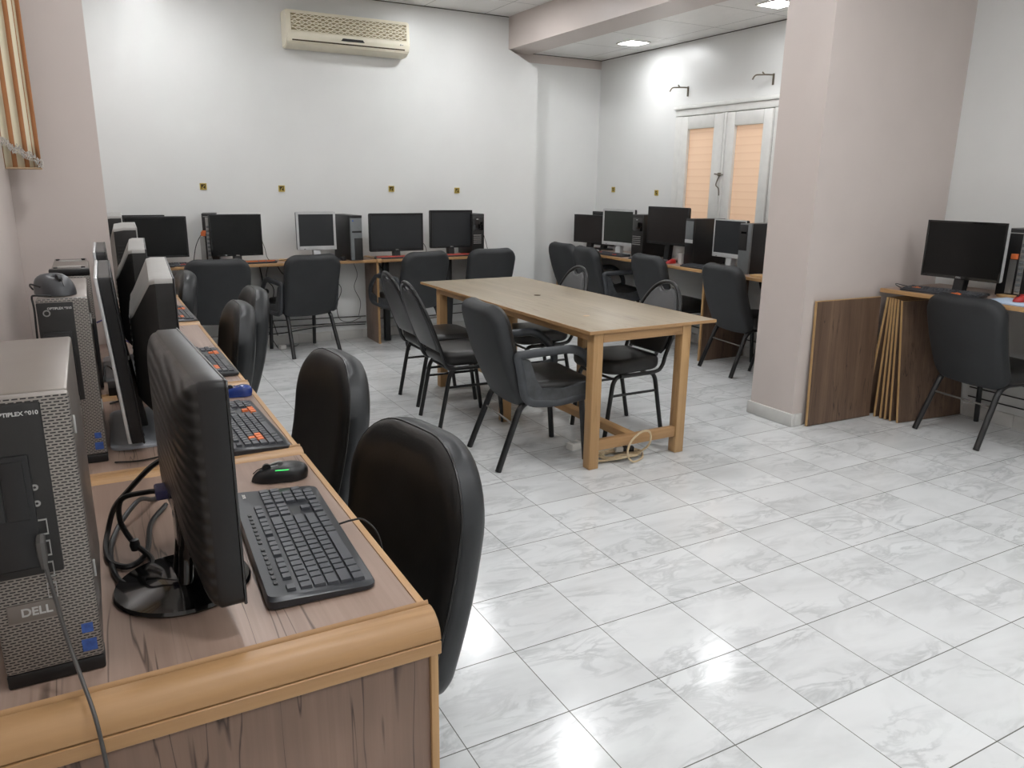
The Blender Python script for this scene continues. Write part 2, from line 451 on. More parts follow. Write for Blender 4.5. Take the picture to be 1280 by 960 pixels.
b = nb(); box(b, 2.600, 2.627, 1.562, 1.93, 0, .08, .004); box(b, 2.6275, 2.69, 1.563, 1.577, 0, .079, .003); struct('baseboard_pier', b, 'skirt')
b = nb()
for k in range(14): box(b, XL + .3 * k + .001, min(XL + .3 * (k + 1) - .001, 2.98), YB - .012, YB - .0005, .0, .083, .002)
struct('baseboard_back', b, 'skirt')
b = nb()
for k in range(11): box(b, XR - .012, XR - .0005, 1.93 + .315 * k, 1.93 + .315 * (k + 1) - .002, 0, .083, .002)
for k in range(16): box(b, XR - .012, XR - .0005, 1.57 - .315 * (k + 1) + .002, 1.57 - .315 * k, 0, .083, .002)
struct('baseboard_right', b, 'skirt')

# window in the right wall, two casements with amber frosted panes
wy0, wy1, wz0, wz1 = 3.02, 4.23, 1.0, 2.08
W = bpy.data.objects.new('window_1', None); C.objects.link(W); W['kind'] = 'structure'
def wbox(bm, ya, yb, za, zb, d, bev=.004): box(bm, XR - d, XR - .001, ya, yb, za, zb, bev)
b = nb(); wbox(b, wy1 - .055, wy1 + .03, wz0 - .05, wz1 - .056, .03); wbox(b, wy0 - .03, wy0 + .055, wz0 - .05, wz1 - .056, .03)
wbox(b, wy0 - .03, wy1 + .03, wz1 - .055, wz1 + .0, .034); wbox(b, wy0 - .045, wy1 + .045, wz1 + .001, wz1 + .035, .048, .008); wbox(b, wy0 - .045, wy1 + .045, wz0 - .085, wz0 - .051, .06)
struct('window_frame', b, 'wframe', W)
mid = 3.615
for ya, yb in ((wy0 + .062, mid - .03), (mid + .03, wy1 - .062)):
    b = nb(); w = .095; top = .11
    wbox(b, ya, ya + w, wz0 - .045, wz1 - .062, .042, .006); wbox(b, yb - w, yb, wz0 - .045, wz1 - .062, .042, .006)
    wbox(b, ya + w, yb - w, wz1 - .062 - top, wz1 - .0625, .042, .006); wbox(b, ya + w, yb - w, wz0 - .045, wz0 + .07, .042, .006)
    s = struct('window_sash', b, 'wframe', W)
    b = nb(); wbox(b, ya + w - .004, yb - w + .004, wz0 + .065, wz1 - .062 - top + .004, .014, 0); struct('window_pane', b, 'pane', W)
b = nb(); wbox(b, mid - .0285, mid - .004, wz0 - .045, wz1 - .06, .05, .006); wbox(b, mid + .004, mid + .0285, wz0 - .045, wz1 - .06, .046, .006); struct('window_meeting_stile', b, 'wframe', W)
b = nb()
for y in (mid, wy0 + .0585, wy1 - .0585, mid - .0293, mid + .0293): box(b, XR - .024, XR - .001, y - .0022, y + .0022, wz0 - .04, wz1 - .066)
for z in (wz1 - .0595, wz1 + .0005): box(b, XR - .022, XR - .001, wy0 - .02, wy1 + .02, z - .002, z + .002)
struct('window_seam', b, 'wcrack', W)
b = nb(); box(b, XR - .066, XR - .05, mid - .02, mid + .012, 1.50, 1.53, .004); tube(b, [(XR - .06, mid - .05, 1.512), (XR - .064, mid - .0, 1.515), (XR - .062, mid + .05, 1.52)], .006)
tube(b, catmull([(XR - .06, mid - .005, 1.5), (XR - .065, mid + .02, 1.43), (XR - .062, mid - .01, 1.40), (XR - .06, mid - .02, 1.34)], 4), .005)
struct('window_latch', b, 'brass', W)

for y, lab in ((4.17, 'dark metal curtain rod bracket above the amber window, over its hinge side'), (3.17, 'dark metal curtain rod bracket above the window, half hidden by the pier')):
    h = thing('curtain_bracket', lab, 'bracket', (XR, y, 2.27), 0, 'curtain brackets over the window')
    b = nb(); box(b, -.006, -.0005, -.03, -.012, -.075, .01, .001); obj('wall_plate', b, 'brass', h)
    b = nb(); tube(b, fillet([(-.003, -.02, 0), (-.06, .0, .0), (-.12, .06, -.0), (-.13, .075, -.035)], .02), .006); tube(b, [(-.07, .01, .0), (-.085, .02, .02)], .006); obj('hook_arm', b, 'brass', h)

# yellow open socket boxes on the walls
def socket(x, y, z, rz, lab):
    s = thing('socket_box', lab, 'socket box', (x, y, z), rz, 'open socket boxes in the walls')
    b = nb()
    for a in ((-.026, -.018, -.026, .026), (.018, .026, -.026, .026), (-.018, .018, -.026, -.018), (-.018, .018, .018, .026)): box(b, a[0], a[1], .0005, .008, a[2], a[3], .001)
    obj('rim', b, 'yellow', s)
    b = nb(); box(b, -.018, .018, .0005, .003, -.018, .018); obj('recess', b, 'hole', s)
    b = nb(); tube(b, catmull([(-.012, .004, .01), (0, .010, .0), (.008, .006, -.012), (-.004, .008, -.014)], 4), .0028, 6); obj('wire_stub', b, 'yellow', s)
for x, z, lab in ((-.166, 1.365, 'yellow socket box on the back wall, leftmost of the four under the air conditioner'), (.463, 1.353, 'yellow socket box on the back wall straight above the silver monitor'),
                  (1.45, 1.358, 'yellow socket box on the back wall above the wide monitor by the desk joint'), (2.109, 1.348, 'yellow socket box on the back wall closest to the wall recess')):
    socket(x, YB, z, PI, lab)
socket(XR, 5.217, 1.369, PI / 2, 'yellow socket box in the window wall near the room corner')
socket(XR, 4.507, 1.348, PI / 2, 'broken yellow socket box in the window wall beside the window')

# air conditioner
A = thing('air_conditioner', 'cream split air conditioner with diamond grille high on the back wall', 'air conditioner', (1.063, YB - .0005, 2.472), PI)
hw = .525
prof = [(0, .0), (.10, .0), (.165, .03), (.185, .07), (.185, .10), (.178, .255), (.165, .275), (0, .28)]
b = nb(); prism(b, prof, 0, -hw, hw); bmesh.ops.bevel(b, geom=[e for e in b.edges], offset=.008, segments=2, affect='EDGES'); obj('housing', b, 'cream', A)
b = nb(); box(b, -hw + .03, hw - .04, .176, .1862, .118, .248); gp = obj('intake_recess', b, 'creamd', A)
b = nb()
def yface(z): return .1878
n = 17; x0, x1, z0, z1 = -hw + .03, hw - .04, .118, .248
for k in range(-2, 20):
    xa = x0 + k * (x1 - x0) / 17
    for sgn in (1, -1):
        pts = []
        for j in range(9):
            z = z0 + (z1 - z0) * j / 8; x = xa + sgn * (j / 8 - .5) * .24
            if x0 - .001 <= x <= x1 + .001: pts.append((x, yface(z), z))
        if len(pts) > 1: tube(b, pts, .0034, 4)
for j in range(7): z = z0 + (z1 - z0) * j / 6; tube(b, [(x0, yface(z), z), (x1, yface(z), z)], .0028, 4)
obj('intake_grille', b, 'cream', A)
b = nb(); prism(b, [(-.02 - .1, .072), (-.02 + .1, .072), (-.02 + .085, .092), (-.02 - .085, .092)], 1, .183, .1890); obj('display_window', b, 'matt', A)
b = nb(); box(b, -hw + .05, hw - .05, .158, .178, .0385, .043, .001); box(b, -hw + .05, hw - .05, .15, .17, .0275, .032, .001); obj('louver', b, 'cream', A)
b = nb(); box(b, -hw + .045, hw - .045, .10, .1795, .044, .054); obj('outlet_slot', b, 'hole', A)
b = nb(); lathe(b, [(0, 0), (.006, 0), (.006, .002), (0, .002)], 12); bmesh.ops.transform(b, matrix=Matrix.Translation((-.44, .186, .085)) @ Matrix.Rotation(-PI / 2, 4, 'X'), verts=b.verts); box(b, -.465, -.45, .185, .1868, .083, .087); obj('logo', b, 'hpgrey', A)

# ceiling light panels
def light(x, y, z, lab, group, cat='ceiling light', lm='ledp'):
    L = thing('ceiling_light', lab, cat, (x, y, z), 0, group)
    b = nb()
    for a in ((-.11, .11, -.11, -.098), (-.11, .11, .098, .11), (-.11, -.098, -.098, .098), (.098, .11, -.098, .098)): box(b, a[0], a[1], a[2], a[3], -.012, -.0005, .002)
    obj('frame', b, 'white', L)
    b = nb(); box(b, -.098, .098, -.098, .098, -.009, -.0005); obj('diffuser', b, lm, L)
light(3.46, 4.49, ZR, 'lit square ceiling panel over the window wall, deeper in the alcove', 'ceiling lights of the window alcove', lm='ledw')
light(3.37, 2.72, ZR, 'lit square ceiling panel beside the top of the taupe pier', 'ceiling lights of the window alcove', lm='ledw')
for x, y in ((-.45, 4.55), (1.92, 4.55), (-.45, 2.73), (1.92, 2.73), (-.45, .9), (1.92, .9), (-.45, -.95), (1.1, -.95), (2.7, -.95), (-.45, -2.8), (1.1, -2.8), (2.7, -2.8)):  # both rows behind the camera are unseen panels added as fill light
    light(x, y, ZC, 'lit square ceiling panel of the main room, out of view, those behind the camera added as fill', 'ceiling lights of the main room')

# striped curtain hanging in the corner beside the left pier
B = thing('curtain', 'orange and cream striped curtain hanging high in the corner against the left pier', 'curtain', (-1.268, 1.90, 0))
b = nb(); nx, nz = 44, 14; zb = 1.452; wd = .114
grid = [[b.verts.new((wd * i / nx, -.018 + .007 * math.sin(2 * PI * i / nx * 2.8 + .4) + .004 * math.sin(j * 1.3), zb + (ZC - .05 - zb) * j / nz)) for i in range(nx + 1)] for j in range(nz + 1)]
for j in range(nz):
    for i in range(nx): b.faces.new((grid[j][i], grid[j][i + 1], grid[j + 1][i + 1], grid[j + 1][i]))
cloth = obj('curtain_cloth', b, 'blind', B, 80)
mod = cloth.modifiers.new('thick', 'SOLIDIFY'); mod.thickness = .012; mod.offset = -1
b = nb(); box(b, .0, wd, -.030, .012, 1.4485, 1.456, .002); obj('hem', b, 'blindhem', B)
b = nb(); box(b, .0, wd + .004, -.03, .03, ZC - .05, ZC - .012, .004); obj('head_rail', b, 'white', B)
b = nb()
for i in range(280):
    x = random.uniform(0, wd + .004); z0 = 1.548 - .62 * x + .006 * math.sin(x * 160) + random.uniform(-.014, .014)
    tube(b, [(x, -.030 + random.uniform(-.003, .001), z0), (x + random.uniform(-.004, .004), -.031, z0 - random.uniform(.004, .010))], .0015, 4)
fr = obj('fringe', b, 'fringe', B); fr['kind'] = 'stuff'

# ---------------------------------------------------------------- desks
def bead(y0, z):
    """rounded pine nosing profile in (y,z): lip, groove and half-round"""
    return [(y0 + .062, z - .02), (y0 + .062, z + .004), (y0 + .057, z + .008), (y0 + .053, z + .004), (y0 + .052, z - .003), (y0 + .050, z - .003), (y0 + .049, z + .004), (y0 + .040, z + .005), (y0 + .026, z + .002), (y0 + .014, z - .006), (y0 + .006, z - .016), (y0 + .002, z - .030), (y0 + .002, z - .033), (y0 + .03, z - .034), (y0 + .03, z - .02)]
def left_desk(y0, y1, lab, notch=None):
    d = thing('computer_desk', lab, 'desk', (0, 0, 0), 0, 'computer desks along the left wall')
    xa, xb = XL + .004, -.612
    xo = xa
    if notch == 'end': b = nb(); prism(b, [(xa, y0 + .0625), (xb - .014, y0 + .0625), (xb - .014, y1 - .001), (-.954, y1 - .001), (-.954, 1.998), (xa, 1.998)], 2, H - .025, H)
    elif notch == 'start':
        b = nb(); prism(b, [(-.954, y0 + .0625), (xb - .014, y0 + .0625), (xb - .014, y1 - .001), (xa, y1 - .001), (xa, 2.343), (-.954, 2.343)], 2, H - .025, H); xo = -.954
    else: b = nb(); box(b, xa, xb - .014, y0 + .0625, y1 - .001, H - .025, H, .001)
    obj('tabletop', b, 'lam_y', d)
    b = nb(); box(b, xb - .0135, xb, y0 + .0625, y1 - .001, H - .027, H + .001, .002); obj('edge_band', b, 'pine_y', d)
    b = nb(); prism(b, bead(y0, H), 0, xo, xb + .001); obj('nosing', b, 'pine_x', d)
    b = nb(); box(b, xo, xb + .001, y0, y0 + .022, H - .058, H - .0355, .0012, 1); obj('nosing_strip', b, 'pine_x', d)
    b = nb(); box(b, xo, xb - .012, y0 + .02, y0 + .038, 0.001, H - .0585, .001); obj('end_panel', b, 'lam_z', d)
    b = nb(); box(b, xb - .0118, xb + .001, y0 + .014, y0 + .04, 0.001, H - .0585, .001); obj('panel_edge', b, 'pine_z', d)
    b = nb(); box(b, xa, xa + .016, max(y0 + .04, 2.345 if notch == 'start' else -9), 1.996 if notch == 'end' else y1 - .002, .3, H - .026); obj('modesty_panel', b, 'lam_z', d)
left_desk(-.54, .318, 'brown laminate desk unit with pine nosing at the very front of the left row')
left_desk(.318, 1.055, 'brown laminate desk unit carrying the keyboard with orange keys nearest the camera')
left_desk(1.055, 2.315, 'long brown laminate desk unit in the middle of the left row, beside the left pier', 'end')
left_desk(2.315, 3.3, 'brown laminate desk unit just beyond the left pier', 'start')
left_desk(3.3, 4.2, 'brown laminate desk unit at the far end of the left row')

def back_desk(x0, x1, lab, panels):
    d = thing('computer_desk', lab, 'desk', (0, 0, 0), 0, 'computer desks along the back wall')
    b = nb(); box(b, x0 + .05, x1, 5.0, YB - .004, H - .022, H, .001); obj('tabletop', b, 'lam_x', d)
    b = nb(); box(b, x0 + .05, x1, 4.985, 4.9995, H - .024, H + .001, .002); obj('edge_band', b, 'pine_x', d)
    b = nb(); box(b, x0, x0 + .0495, 4.985, YB - .004, H - .03, H + .006, .008, 3); obj('nosing', b, 'pine_y', d)
    for px in panels:
        b = nb(); box(b, px, px + .018, 5.02, YB - .014, .001, H - .031, .001); obj('end_panel', b, 'lam_z', d)
        b = nb(); box(b, px - .001, px + .019, 5.004, 5.0195, .001, H - .031, .001); obj('panel_edge', b, 'pine_z', d)
    for px in (x0 + .10, x0 + .72) if x0 > 1 else ():
        b = nb(); box(b, px, px + .05, 5.10, 5.15, .001, H - .023, .003); obj('steel_post', b, 'blk', d)
back_desk(-1.2, 1.16, 'long pale wood desk along the back wall left of the upright end panel', (-.7, .0))
back_desk(1.165, 2.46, 'pale wood desk along the back wall ending near the wall recess', (1.168,))

d = thing('computer_desk', 'pale wood desk under the window along the right wall', 'desk', (0, 0, 0))
b = nb(); box(b, 3.325, XR - .003, 1.94, 5.50, H - .022, H, .001); obj('tabletop', b, 'lam_y', d)
b = nb(); box(b, 3.31, 3.3245, 1.94, 5.50, H - .024, H + .001, .002); obj('edge_band', b, 'pine_y', d)
for y in (5.46, 3.2, 2.2):
    b = nb(); box(b, 3.345, XR - .014, y, y + .018, .001, H - .0235, .001); obj('end_panel', b, 'dark_lam', d)
    b = nb(); box(b, 3.330, 3.3445, y - .001, y + .019, .001, H - .0235, .001); obj('panel_edge', b, 'pine_z', d)
for y in (2.75, 4.1):
    for p in ([(3.45, y, .001), (3.6, y, .40), (3.7, y, H - .023)], [(3.75, y + .026, .001), (3.62, y + .026, .40), (3.5, y + .026, H - .023)]):
        b = nb(); tube(b, p, .012); obj('folding_leg', b, 'blk', d)

HF = .82
d = thing('computer_desk', 'higher pale wood desk right of the pier with folding black legs', 'desk', (0, 0, 0))
b = nb(); box(b, 3.258, XR - .003, -.35, 1.545, HF - .022, HF, .001); obj('tabletop', b, 'lam_y', d)
b = nb(); box(b, 3.243, 3.2575, -.35, 1.545, HF - .024, HF + .001, .002); obj('edge_band', b, 'pine_y', d)
for y in (.5, -.2):
    for p in ([(3.33, y, .001), (3.62, y, HF - .023)], [(3.70, y + .026, .001), (3.42, y + .026, HF - .023)]):
        b = nb(); tube(b, p, .012); obj('folding_leg', b, 'blk', d)
b = nb(); tube(b, catmull([(3.44, .62, HF - .023), (3.50, .64, .74), (3.56, .60, .69), (3.60, .55, .62)], 4), .012)
obj('leg_brace', b, 'blk', d)

# loose boards
def board(loc, w, h, t, lean, yaw, lab, group=None):
    d = thing('loose_board', lab, 'board', loc, R(yaw), group)
    Rm = Matrix.Rotation(R(lean), 4, 'X')
    b = nb(); box(b, .0045, w, -t / 2, t / 2, 0, h - .0045, .0005, 1); bmesh.ops.transform(b, matrix=Rm, verts=b.verts); obj('panel', b, 'dark_lam', d)
    b = nb(); box(b, 0, .0042, -t / 2, t / 2, 0, h, .0004, 1); box(b, .0043, w, -t / 2, t / 2, h - .0043, h, .0004, 1); bmesh.ops.transform(b, matrix=Rm, verts=b.verts); obj('chipboard_edge', b, 'chip', d)
board((2.700, 1.535, .004), .552, .765, .016, -2.2, -2.0, 'wide dark brown board leaning flat against the face of the taupe pier')
labs = ['last board of the stack beside the desk, standing behind all the others', 'second board from the pier in the leaning stack', 'third board from the pier in the leaning stack', 'middle board of the leaning stack under the desk end',
        'board second from the front of the leaning stack', 'front dark brown board of the stack, its whole face showing']
for k, (x, y, ln) in enumerate(((3.262, 1.552, -4.2), (3.264, 1.483, -.2), (3.266, 1.442, 1.9), (3.268, 1.410, 3.1), (3.270, 1.376, 4.4), (3.270, 1.326, 6.6))):
    board((x, y, .003), .555, .768 - .002 * k, .013, -ln, -4.0 - .35 * k, labs[k], 'boards stacked beside the desk')

# ---------------------------------------------------------------- chairs
def make_chair(name, label, arms, splay, group, outer='shell'):
    t = thing(name, label, 'chair', (0, 0, 0), 0, group)
    # backrest: reclined padded slab, wrap-around, cover outside and leather inside
    if splay: tilt, base, hb, rt_ = .331, Vector((0, -.105, .335)), .535, .105
    else: tilt, base, hb, rt_ = .22, Vector((0, -.143, .272)), .60, .185
    cz_ = math.sqrt(1 - tilt * tilt); e = Vector((0, -tilt, cz_)); nrm = Vector((0, cz_, tilt)); hu = .238 if splay else .25
    def fn(u, w, d):
        k = (u / .24) ** 2
        return base + Vector((u, 0, 0)) + e * w + nrm * (d + .03 * k - .02 * math.sin(w / .52 * PI))
    out = rrect(hu, 0, hb, rt_, .07, 10, .012)
    if splay: st = [(-.050, .030), (-.049, .020), (-.043, .009), (-.033, .002), (-.02, 0), (.012, .001), (.016, .007), (.019, .004), (.032, .010), (.043, .020), (.050, .036), (.054, .055)]
    else: st = [(-.052, .040), (-.050, .022), (-.042, .009), (-.030, .002), (-.012, 0), (.020, .004), (.024, .010), (.027, .007), (.036, .014), (.044, .026), (.050, .042), (.053, .06)]
    b = nb(); pad(b, out, st, fn, .006, .008, 5, split=5 + 5); o = obj('backrest', b, [outer, 'leather'], t, 60)
    b = nb(); hw_ = hb / 2; dd = st[6][0] - .001
    tube(b, [fn(u * (hu - .006) / hu, hw_ + (w - hw_) * (hw_ - .006) / hw_, dd) for u, w in out], .0034, 6, True); obj('piping', b, 'leather', o)
    def fs(u, w, d): return Vector((u, w, .405 + d - .02 * (w - .05)))
    b = nb(); pad(b, rrect(.218, -.10, .285, .06, .05, 6), rough_edge(.10, .035), fs, 0, .014, 4); obj('seat', b, 'seatm', t, 60)
    for s in (-1, 1):
        x = .243 * s
        if arms:
            loop = fillet([(x, -.158, .57), (x, -.17, .605), (x, -.08, .612), (x, .17, .622), (x, .285, .50), (x, .275, .375), (x, .05, .345), (x, -.12, .36)], .07, 6, True)
            b = nb(); tube(b, loop, .019, 10, True, 1.2, .9, up=(0, 0, 1)); ar = obj('armrest', b, 'armm', t, 60)
            b = nb(); prism(b, [(-.12, .352), (.05, .338), (.250, .362), (.270, .43), (.262, .455), (.10, .415), (-.035, .425), (-.065, .48), (-.10, .58), (-.165, .60), (-.15, .5)], 0, x - .010, x + .010)
            bmesh.ops.bevel(b, geom=b.edges[:], offset=.004, segments=1, affect='EDGES'); obj('side_panel', b, 'wornm', ar)
        if splay: rear = [(.185 * s, .10, .358), (.185 * s, -.07, .358), (.189 * s, -.125, .325), (.208 * s, -.25, .001)]
        else: rear = [(.185 * s, .10, .358), (.185 * s, -.07, .358), (.187 * s, -.09, .325), (.19 * s, -.10, .001)]
        b = nb(); tube(b, fillet(rear, .05), .0165, 10); obj('leg', b, 'tube', t)
        b = nb(); tube(b, fillet([(.185 * s, .10, .358), (.19 * s, .215, .358), (.195 * s, .225, .33), (.20 * s, .255, .001)], .03), .0155, 10); obj('leg', b, 'tube', t)
    ys = -.158 if splay else -.096
    b = nb(); tube(b, [(-.192, ys, .238), (.192, ys, .238)], .0055, 6); obj('stretcher', b, 'greytube', t)
    b = nb(); box(b, -.19, .19, -.06, .2, .342, .358, .004); obj('seat_pan', b, 'blk', t)
    return t

def place(root, x, y, deg, label, used=[]):
    if root not in used:
        used.append(root); root.location = (x, y, 0); root.rotation_euler = (0, 0, R(deg - 90)); root['label'] = label; return root
    return dup(root, (x, y, 0), R(deg - 90), label)

AC = make_chair('armchair', 'x', True, True, 'black armchairs with open arm loops')
PC = make_chair('padded_chair', 'x', False, True, 'armless padded chairs on splayed tube legs')
LC = make_chair('padded_chair', 'x', False, False, 'padded chairs pushed under the left desks', 'leather_out')
# chairs facing the left desks (they face -x)
place(LC, -.632, .055, 191, 'black padded chair pushed under the front left desk, its back nearest the camera')
place(LC, -.588, .965, 185, 'black padded chair second from the front along the left desks')
place(LC, -.69, 2.27, 180, 'black padded chair third along the left desks, tucked close under the desk')
place(LC, -.525, 2.79, 180, 'black padded chair fourth along the left desks, pulled further out')
place(LC, -.775, 3.72, 180, 'black padded chair fifth along the left desks, only a bit of dark back showing')
# chairs at the back desk
place(PC, -.20, 4.86, 88, 'charcoal backed chair in the corner, first at the back wall desk')
place(AC, .50, 4.99, 100, 'charcoal backed armchair in front of the silver monitor at the back wall')
place(AC, 1.45, 4.93, 104, 'charcoal backed armchair by the upright end panel, its left arm showing')
place(PC, 2.19, 5.02, 90, 'charcoal backed chair at the end of the back wall desk by the recess')
# chairs at the window desk
place(PC, 3.43, 5.135, 0, 'charcoal chair in the alcove corner, farthest along the window desk')
place(AC, 3.385, 4.60, -10, 'charcoal armchair at the window desk with its near arm in view')
place(PC, 3.42, 3.72, -6, 'charcoal armless chair at the window desk before the tower with pale top panel')
place(PC, 3.43, 2.82, -8, 'charcoal armless chair at the window desk just beside the taupe pier')
place(PC, 3.49, .965, -8, 'charcoal backed chair alone at the higher desk right of the pier')
place(AC, .93, 1.89, -5, 'armchair with scuffed grey arm panel at the near end of the table')

def make_banquet(label):
    t = thing('banquet_chair', label, 'chair', (0, 0, 0), 0, 'banquet chairs at the table')
    def fs(u, w, d):
        return Vector((u * (1 + .10 * (w / .2)), w, .425 + d))
    b = nb(); pad(b, rrect(.195, -.185, .225, .10, .07, 7), rough_edge(.085, .032), fs, 0, .012, 4); obj('seat', b, 'seatm', t, 60)
    # back frame: one bent tube arch
    yb_ = lambda z: -.175 - .18 * max(0, (z - .40)) / .48
    P = lambda u, z: (u, yb_(z), z)
    arch = [(-.180, .12, .372), (-.180, -.12, .372), (-.180, -.178, .40), P(-.182, .46), P(-.186, .56)]
    for k in range(0, 11): a = PI - PI * k / 10; arch.append(P(.186 * math.copysign(abs(math.cos(a)) ** .92, math.cos(a)), .61 + .252 * math.sin(a)))
    arch += [P(.186, .56), P(.182, .46), (.180, -.178, .40), (.180, -.12, .372), (.180, .12, .372)]
    b = nb(); tube(b, catmull(arch, 4), .0115, 10); obj('back_frame', b, 'tube', t, 60)
    # back pad with arched top and hand-hold notch
    pts = [(-.14, .47), (.14, .47), (.160, .50), (.166, .56), (.166, .61)]
    for k in range(1, 6): a = R(12.2 * k); pts.append((.166 * math.cos(a), .61 + .242 * math.sin(a)))
    pts += [(.052, .832), (.028, .812), (-.028, .812), (-.052, .832)]
    for k in range(5, 0, -1): a = R(12.2 * k); pts.append((-.166 * math.cos(a), .61 + .242 * math.sin(a)))
    pts += [(-.166, .61), (-.166, .56), (-.160, .50)]
    b = nb()
    def ring(off, s, cz=.65): return [b.verts.new((u * s, yb_(cz + (z - cz) * s) + off, cz + (z - cz) * s)) for u, z in pts]
    rs = [ring(-.016, .93), ring(-.012, .985), ring(0, 1.0), ring(.014, .985), ring(.02, .93)]
    for a_, b_ in zip(rs, rs[1:]):
        for k in range(len(pts)): b.faces.new((a_[k], a_[(k + 1) % len(pts)], b_[(k + 1) % len(pts)], b_[k]))
    b.faces.new(rs[0][::-1]); b.faces.new(rs[-1]); bp = obj('backrest', b, 'bpad', t, 60)
    b = nb(); tube(b, [(u, yb_(z), z) for u, z in pts], .0055, 6, True); obj('piping', b, 'tube', bp, 60)
    for s in (-1, 1):
        x = .165 * s
        b = nb(); tube(b, fillet([(x, -.02, .366), (x, -.12, .366), (x * 1.0, -.145, .33), (x, -.212, .001)], .05), .013, 10); obj('leg', b, 'tube', t)
        b = nb(); tube(b, fillet([(x, -.02, .366), (x, .135, .366), (x, .16, .33), (x, .205, .001)], .05), .013, 10); obj('leg', b, 'tube', t)
        b = nb(); tube(b, [(x, -.160, .255), (x, .170, .255)], .008, 8); obj('stretcher', b, 'tube', t)
    for yy in (.15, -.13):
        b = nb(); tube(b, [(-.16, yy, .352), (.16, yy, .352)], .008, 8); obj('cross_bar', b, 'tube', t)
    return t
BC = make_banquet('x')
place(BC, .885, 2.62, -2, 'black banquet chair on the left of the table, showing its framed back, behind the armchair')
place(BC, .945, 3.14, 0, 'black banquet chair at the far left of the table, mostly hidden by its neighbour')
place(BC, 1.64, 2.045, 181, 'black banquet chair at the right of the table near the cable coil')
place(BC, 1.605, 2.97, 178, 'black banquet chair at the right of the table toward the far end')

# ---------------------------------------------------------------- big table
T = thing('work_table', 'long wooden table with greige oak top and pine legs mid room', 'table', (1.06, 1.505, 0), R(.8))
TH = .728; TW, TL = .815, 2.12
b = nb(); box(b, 0, TW, 0, TL, TH - .014, TH, .0015); obj('tabletop', b, 'oak', T)
b = nb(); box(b, .0, TW, -.004, -.0002, TH - .016, TH - .0005); box(b, -.004, -.0002, -.004, TL, TH - .016, TH - .0005); box(b, TW + .0002, TW + .004, -.004, TL, TH - .016, TH - .0005); obj('edge_band', b, 'pine_x', T)
for x in (.03, .60):
    for y in (.01, .93, 1.86):
        b = nb(); box(b, x, x + .058, y, y + .058, .001, TH - .0145, .003); obj('leg', b, 'pine_z', T)
b = nb()
box(b, .09, .598, .012, .036, TH - .065, TH - .015, .001); obj('apron', b, 'pine_x', T)
b = nb(); box(b, .09, .598, 1.89, 1.915, TH - .065, TH - .015, .001); obj('apron', b, 'pine_x', T)
for xx in (.032, .632):
    for ya, yb in ((.07, .928), (.99, 1.858)):
        b = nb(); box(b, xx, xx + .024, ya, yb, TH - .058, TH - .015, .001); obj('apron', b, 'pine_y', T)
b = nb(); box(b, .089, .599, .018, .052, .095, .15, .002); obj('stretcher', b, 'pine_x', T)
b = nb(); box(b, .315, .375, .053, 1.86, .095, .135, .002); obj('stretcher', b, 'pine_y', T)
b = nb(); lathe(b, [(0, 0), (.021, 0), (.023, .001), (.021, .002), (0, .002)], 20, .41, 1.18, TH); obj('grommet_cap', b, 'hole', T)
b = nb(); lathe(b, [(0, 0), (.016, 0), (.016, .0008), (0, .0008)], 16, .245, .39, TH, 1.3, .8); obj('knot', b, 'chip', T)

# beige extension cable coil and power strip under the table
b = nb()
pts = []
for k in range(130):
    a = k * .30; rr = .085 + .028 * math.sin(k * .37) + .012 * math.sin(k * 1.1)
    pts.append((1.33 + rr * 1.35 * math.cos(a), 1.62 + rr * .75 * math.sin(a), .006 + .012 * (k % 21) / 21 + .006 * (1 + math.sin(k * .9))))
pts += [(1.43, 1.56, .03), (1.46, 1.50, .09), (1.45, 1.485, .16), (1.40, 1.487, .175), (1.33, 1.488, .13), (1.31, 1.488, .06), (1.36, 1.50, .008), (1.44, 1.53, .006), (1.50, 1.60, .006)]
tube(b, catmull(pts, 3), .0058, 6); tag(obj('extension_cable', b, 'bcable'), 'coiled beige extension cable lying between the near legs of the table', 'cable')
ps = thing('power_strip', 'white power strip lying behind the low table stretcher', 'power strip', (1.26, 1.84, .0), R(12))
b = nb(); box(b, -.10, .10, -.028, .028, .001, .04, .006); obj('housing', b, 'white', ps)
b = nb()
for k in range(3): box(b, -.08 + .06 * k, -.045 + .06 * k, -.018, .018, .0405, .042, .001)
obj('outlet', b, 'lgrey', ps)
pl = thing('power_plug', 'black plug and white connector resting in the beige cable coil', 'plug', (1.40, 1.60, .042), R(-20))
b = nb(); box(b, -.03, .03, -.016, .016, -.012, .016, .006); obj('plug_body', b, 'blk', pl)
b = nb(); box(b, -.075, -.0305, -.018, .018, -.012, .016, .006); obj('connector', b, 'white', pl)

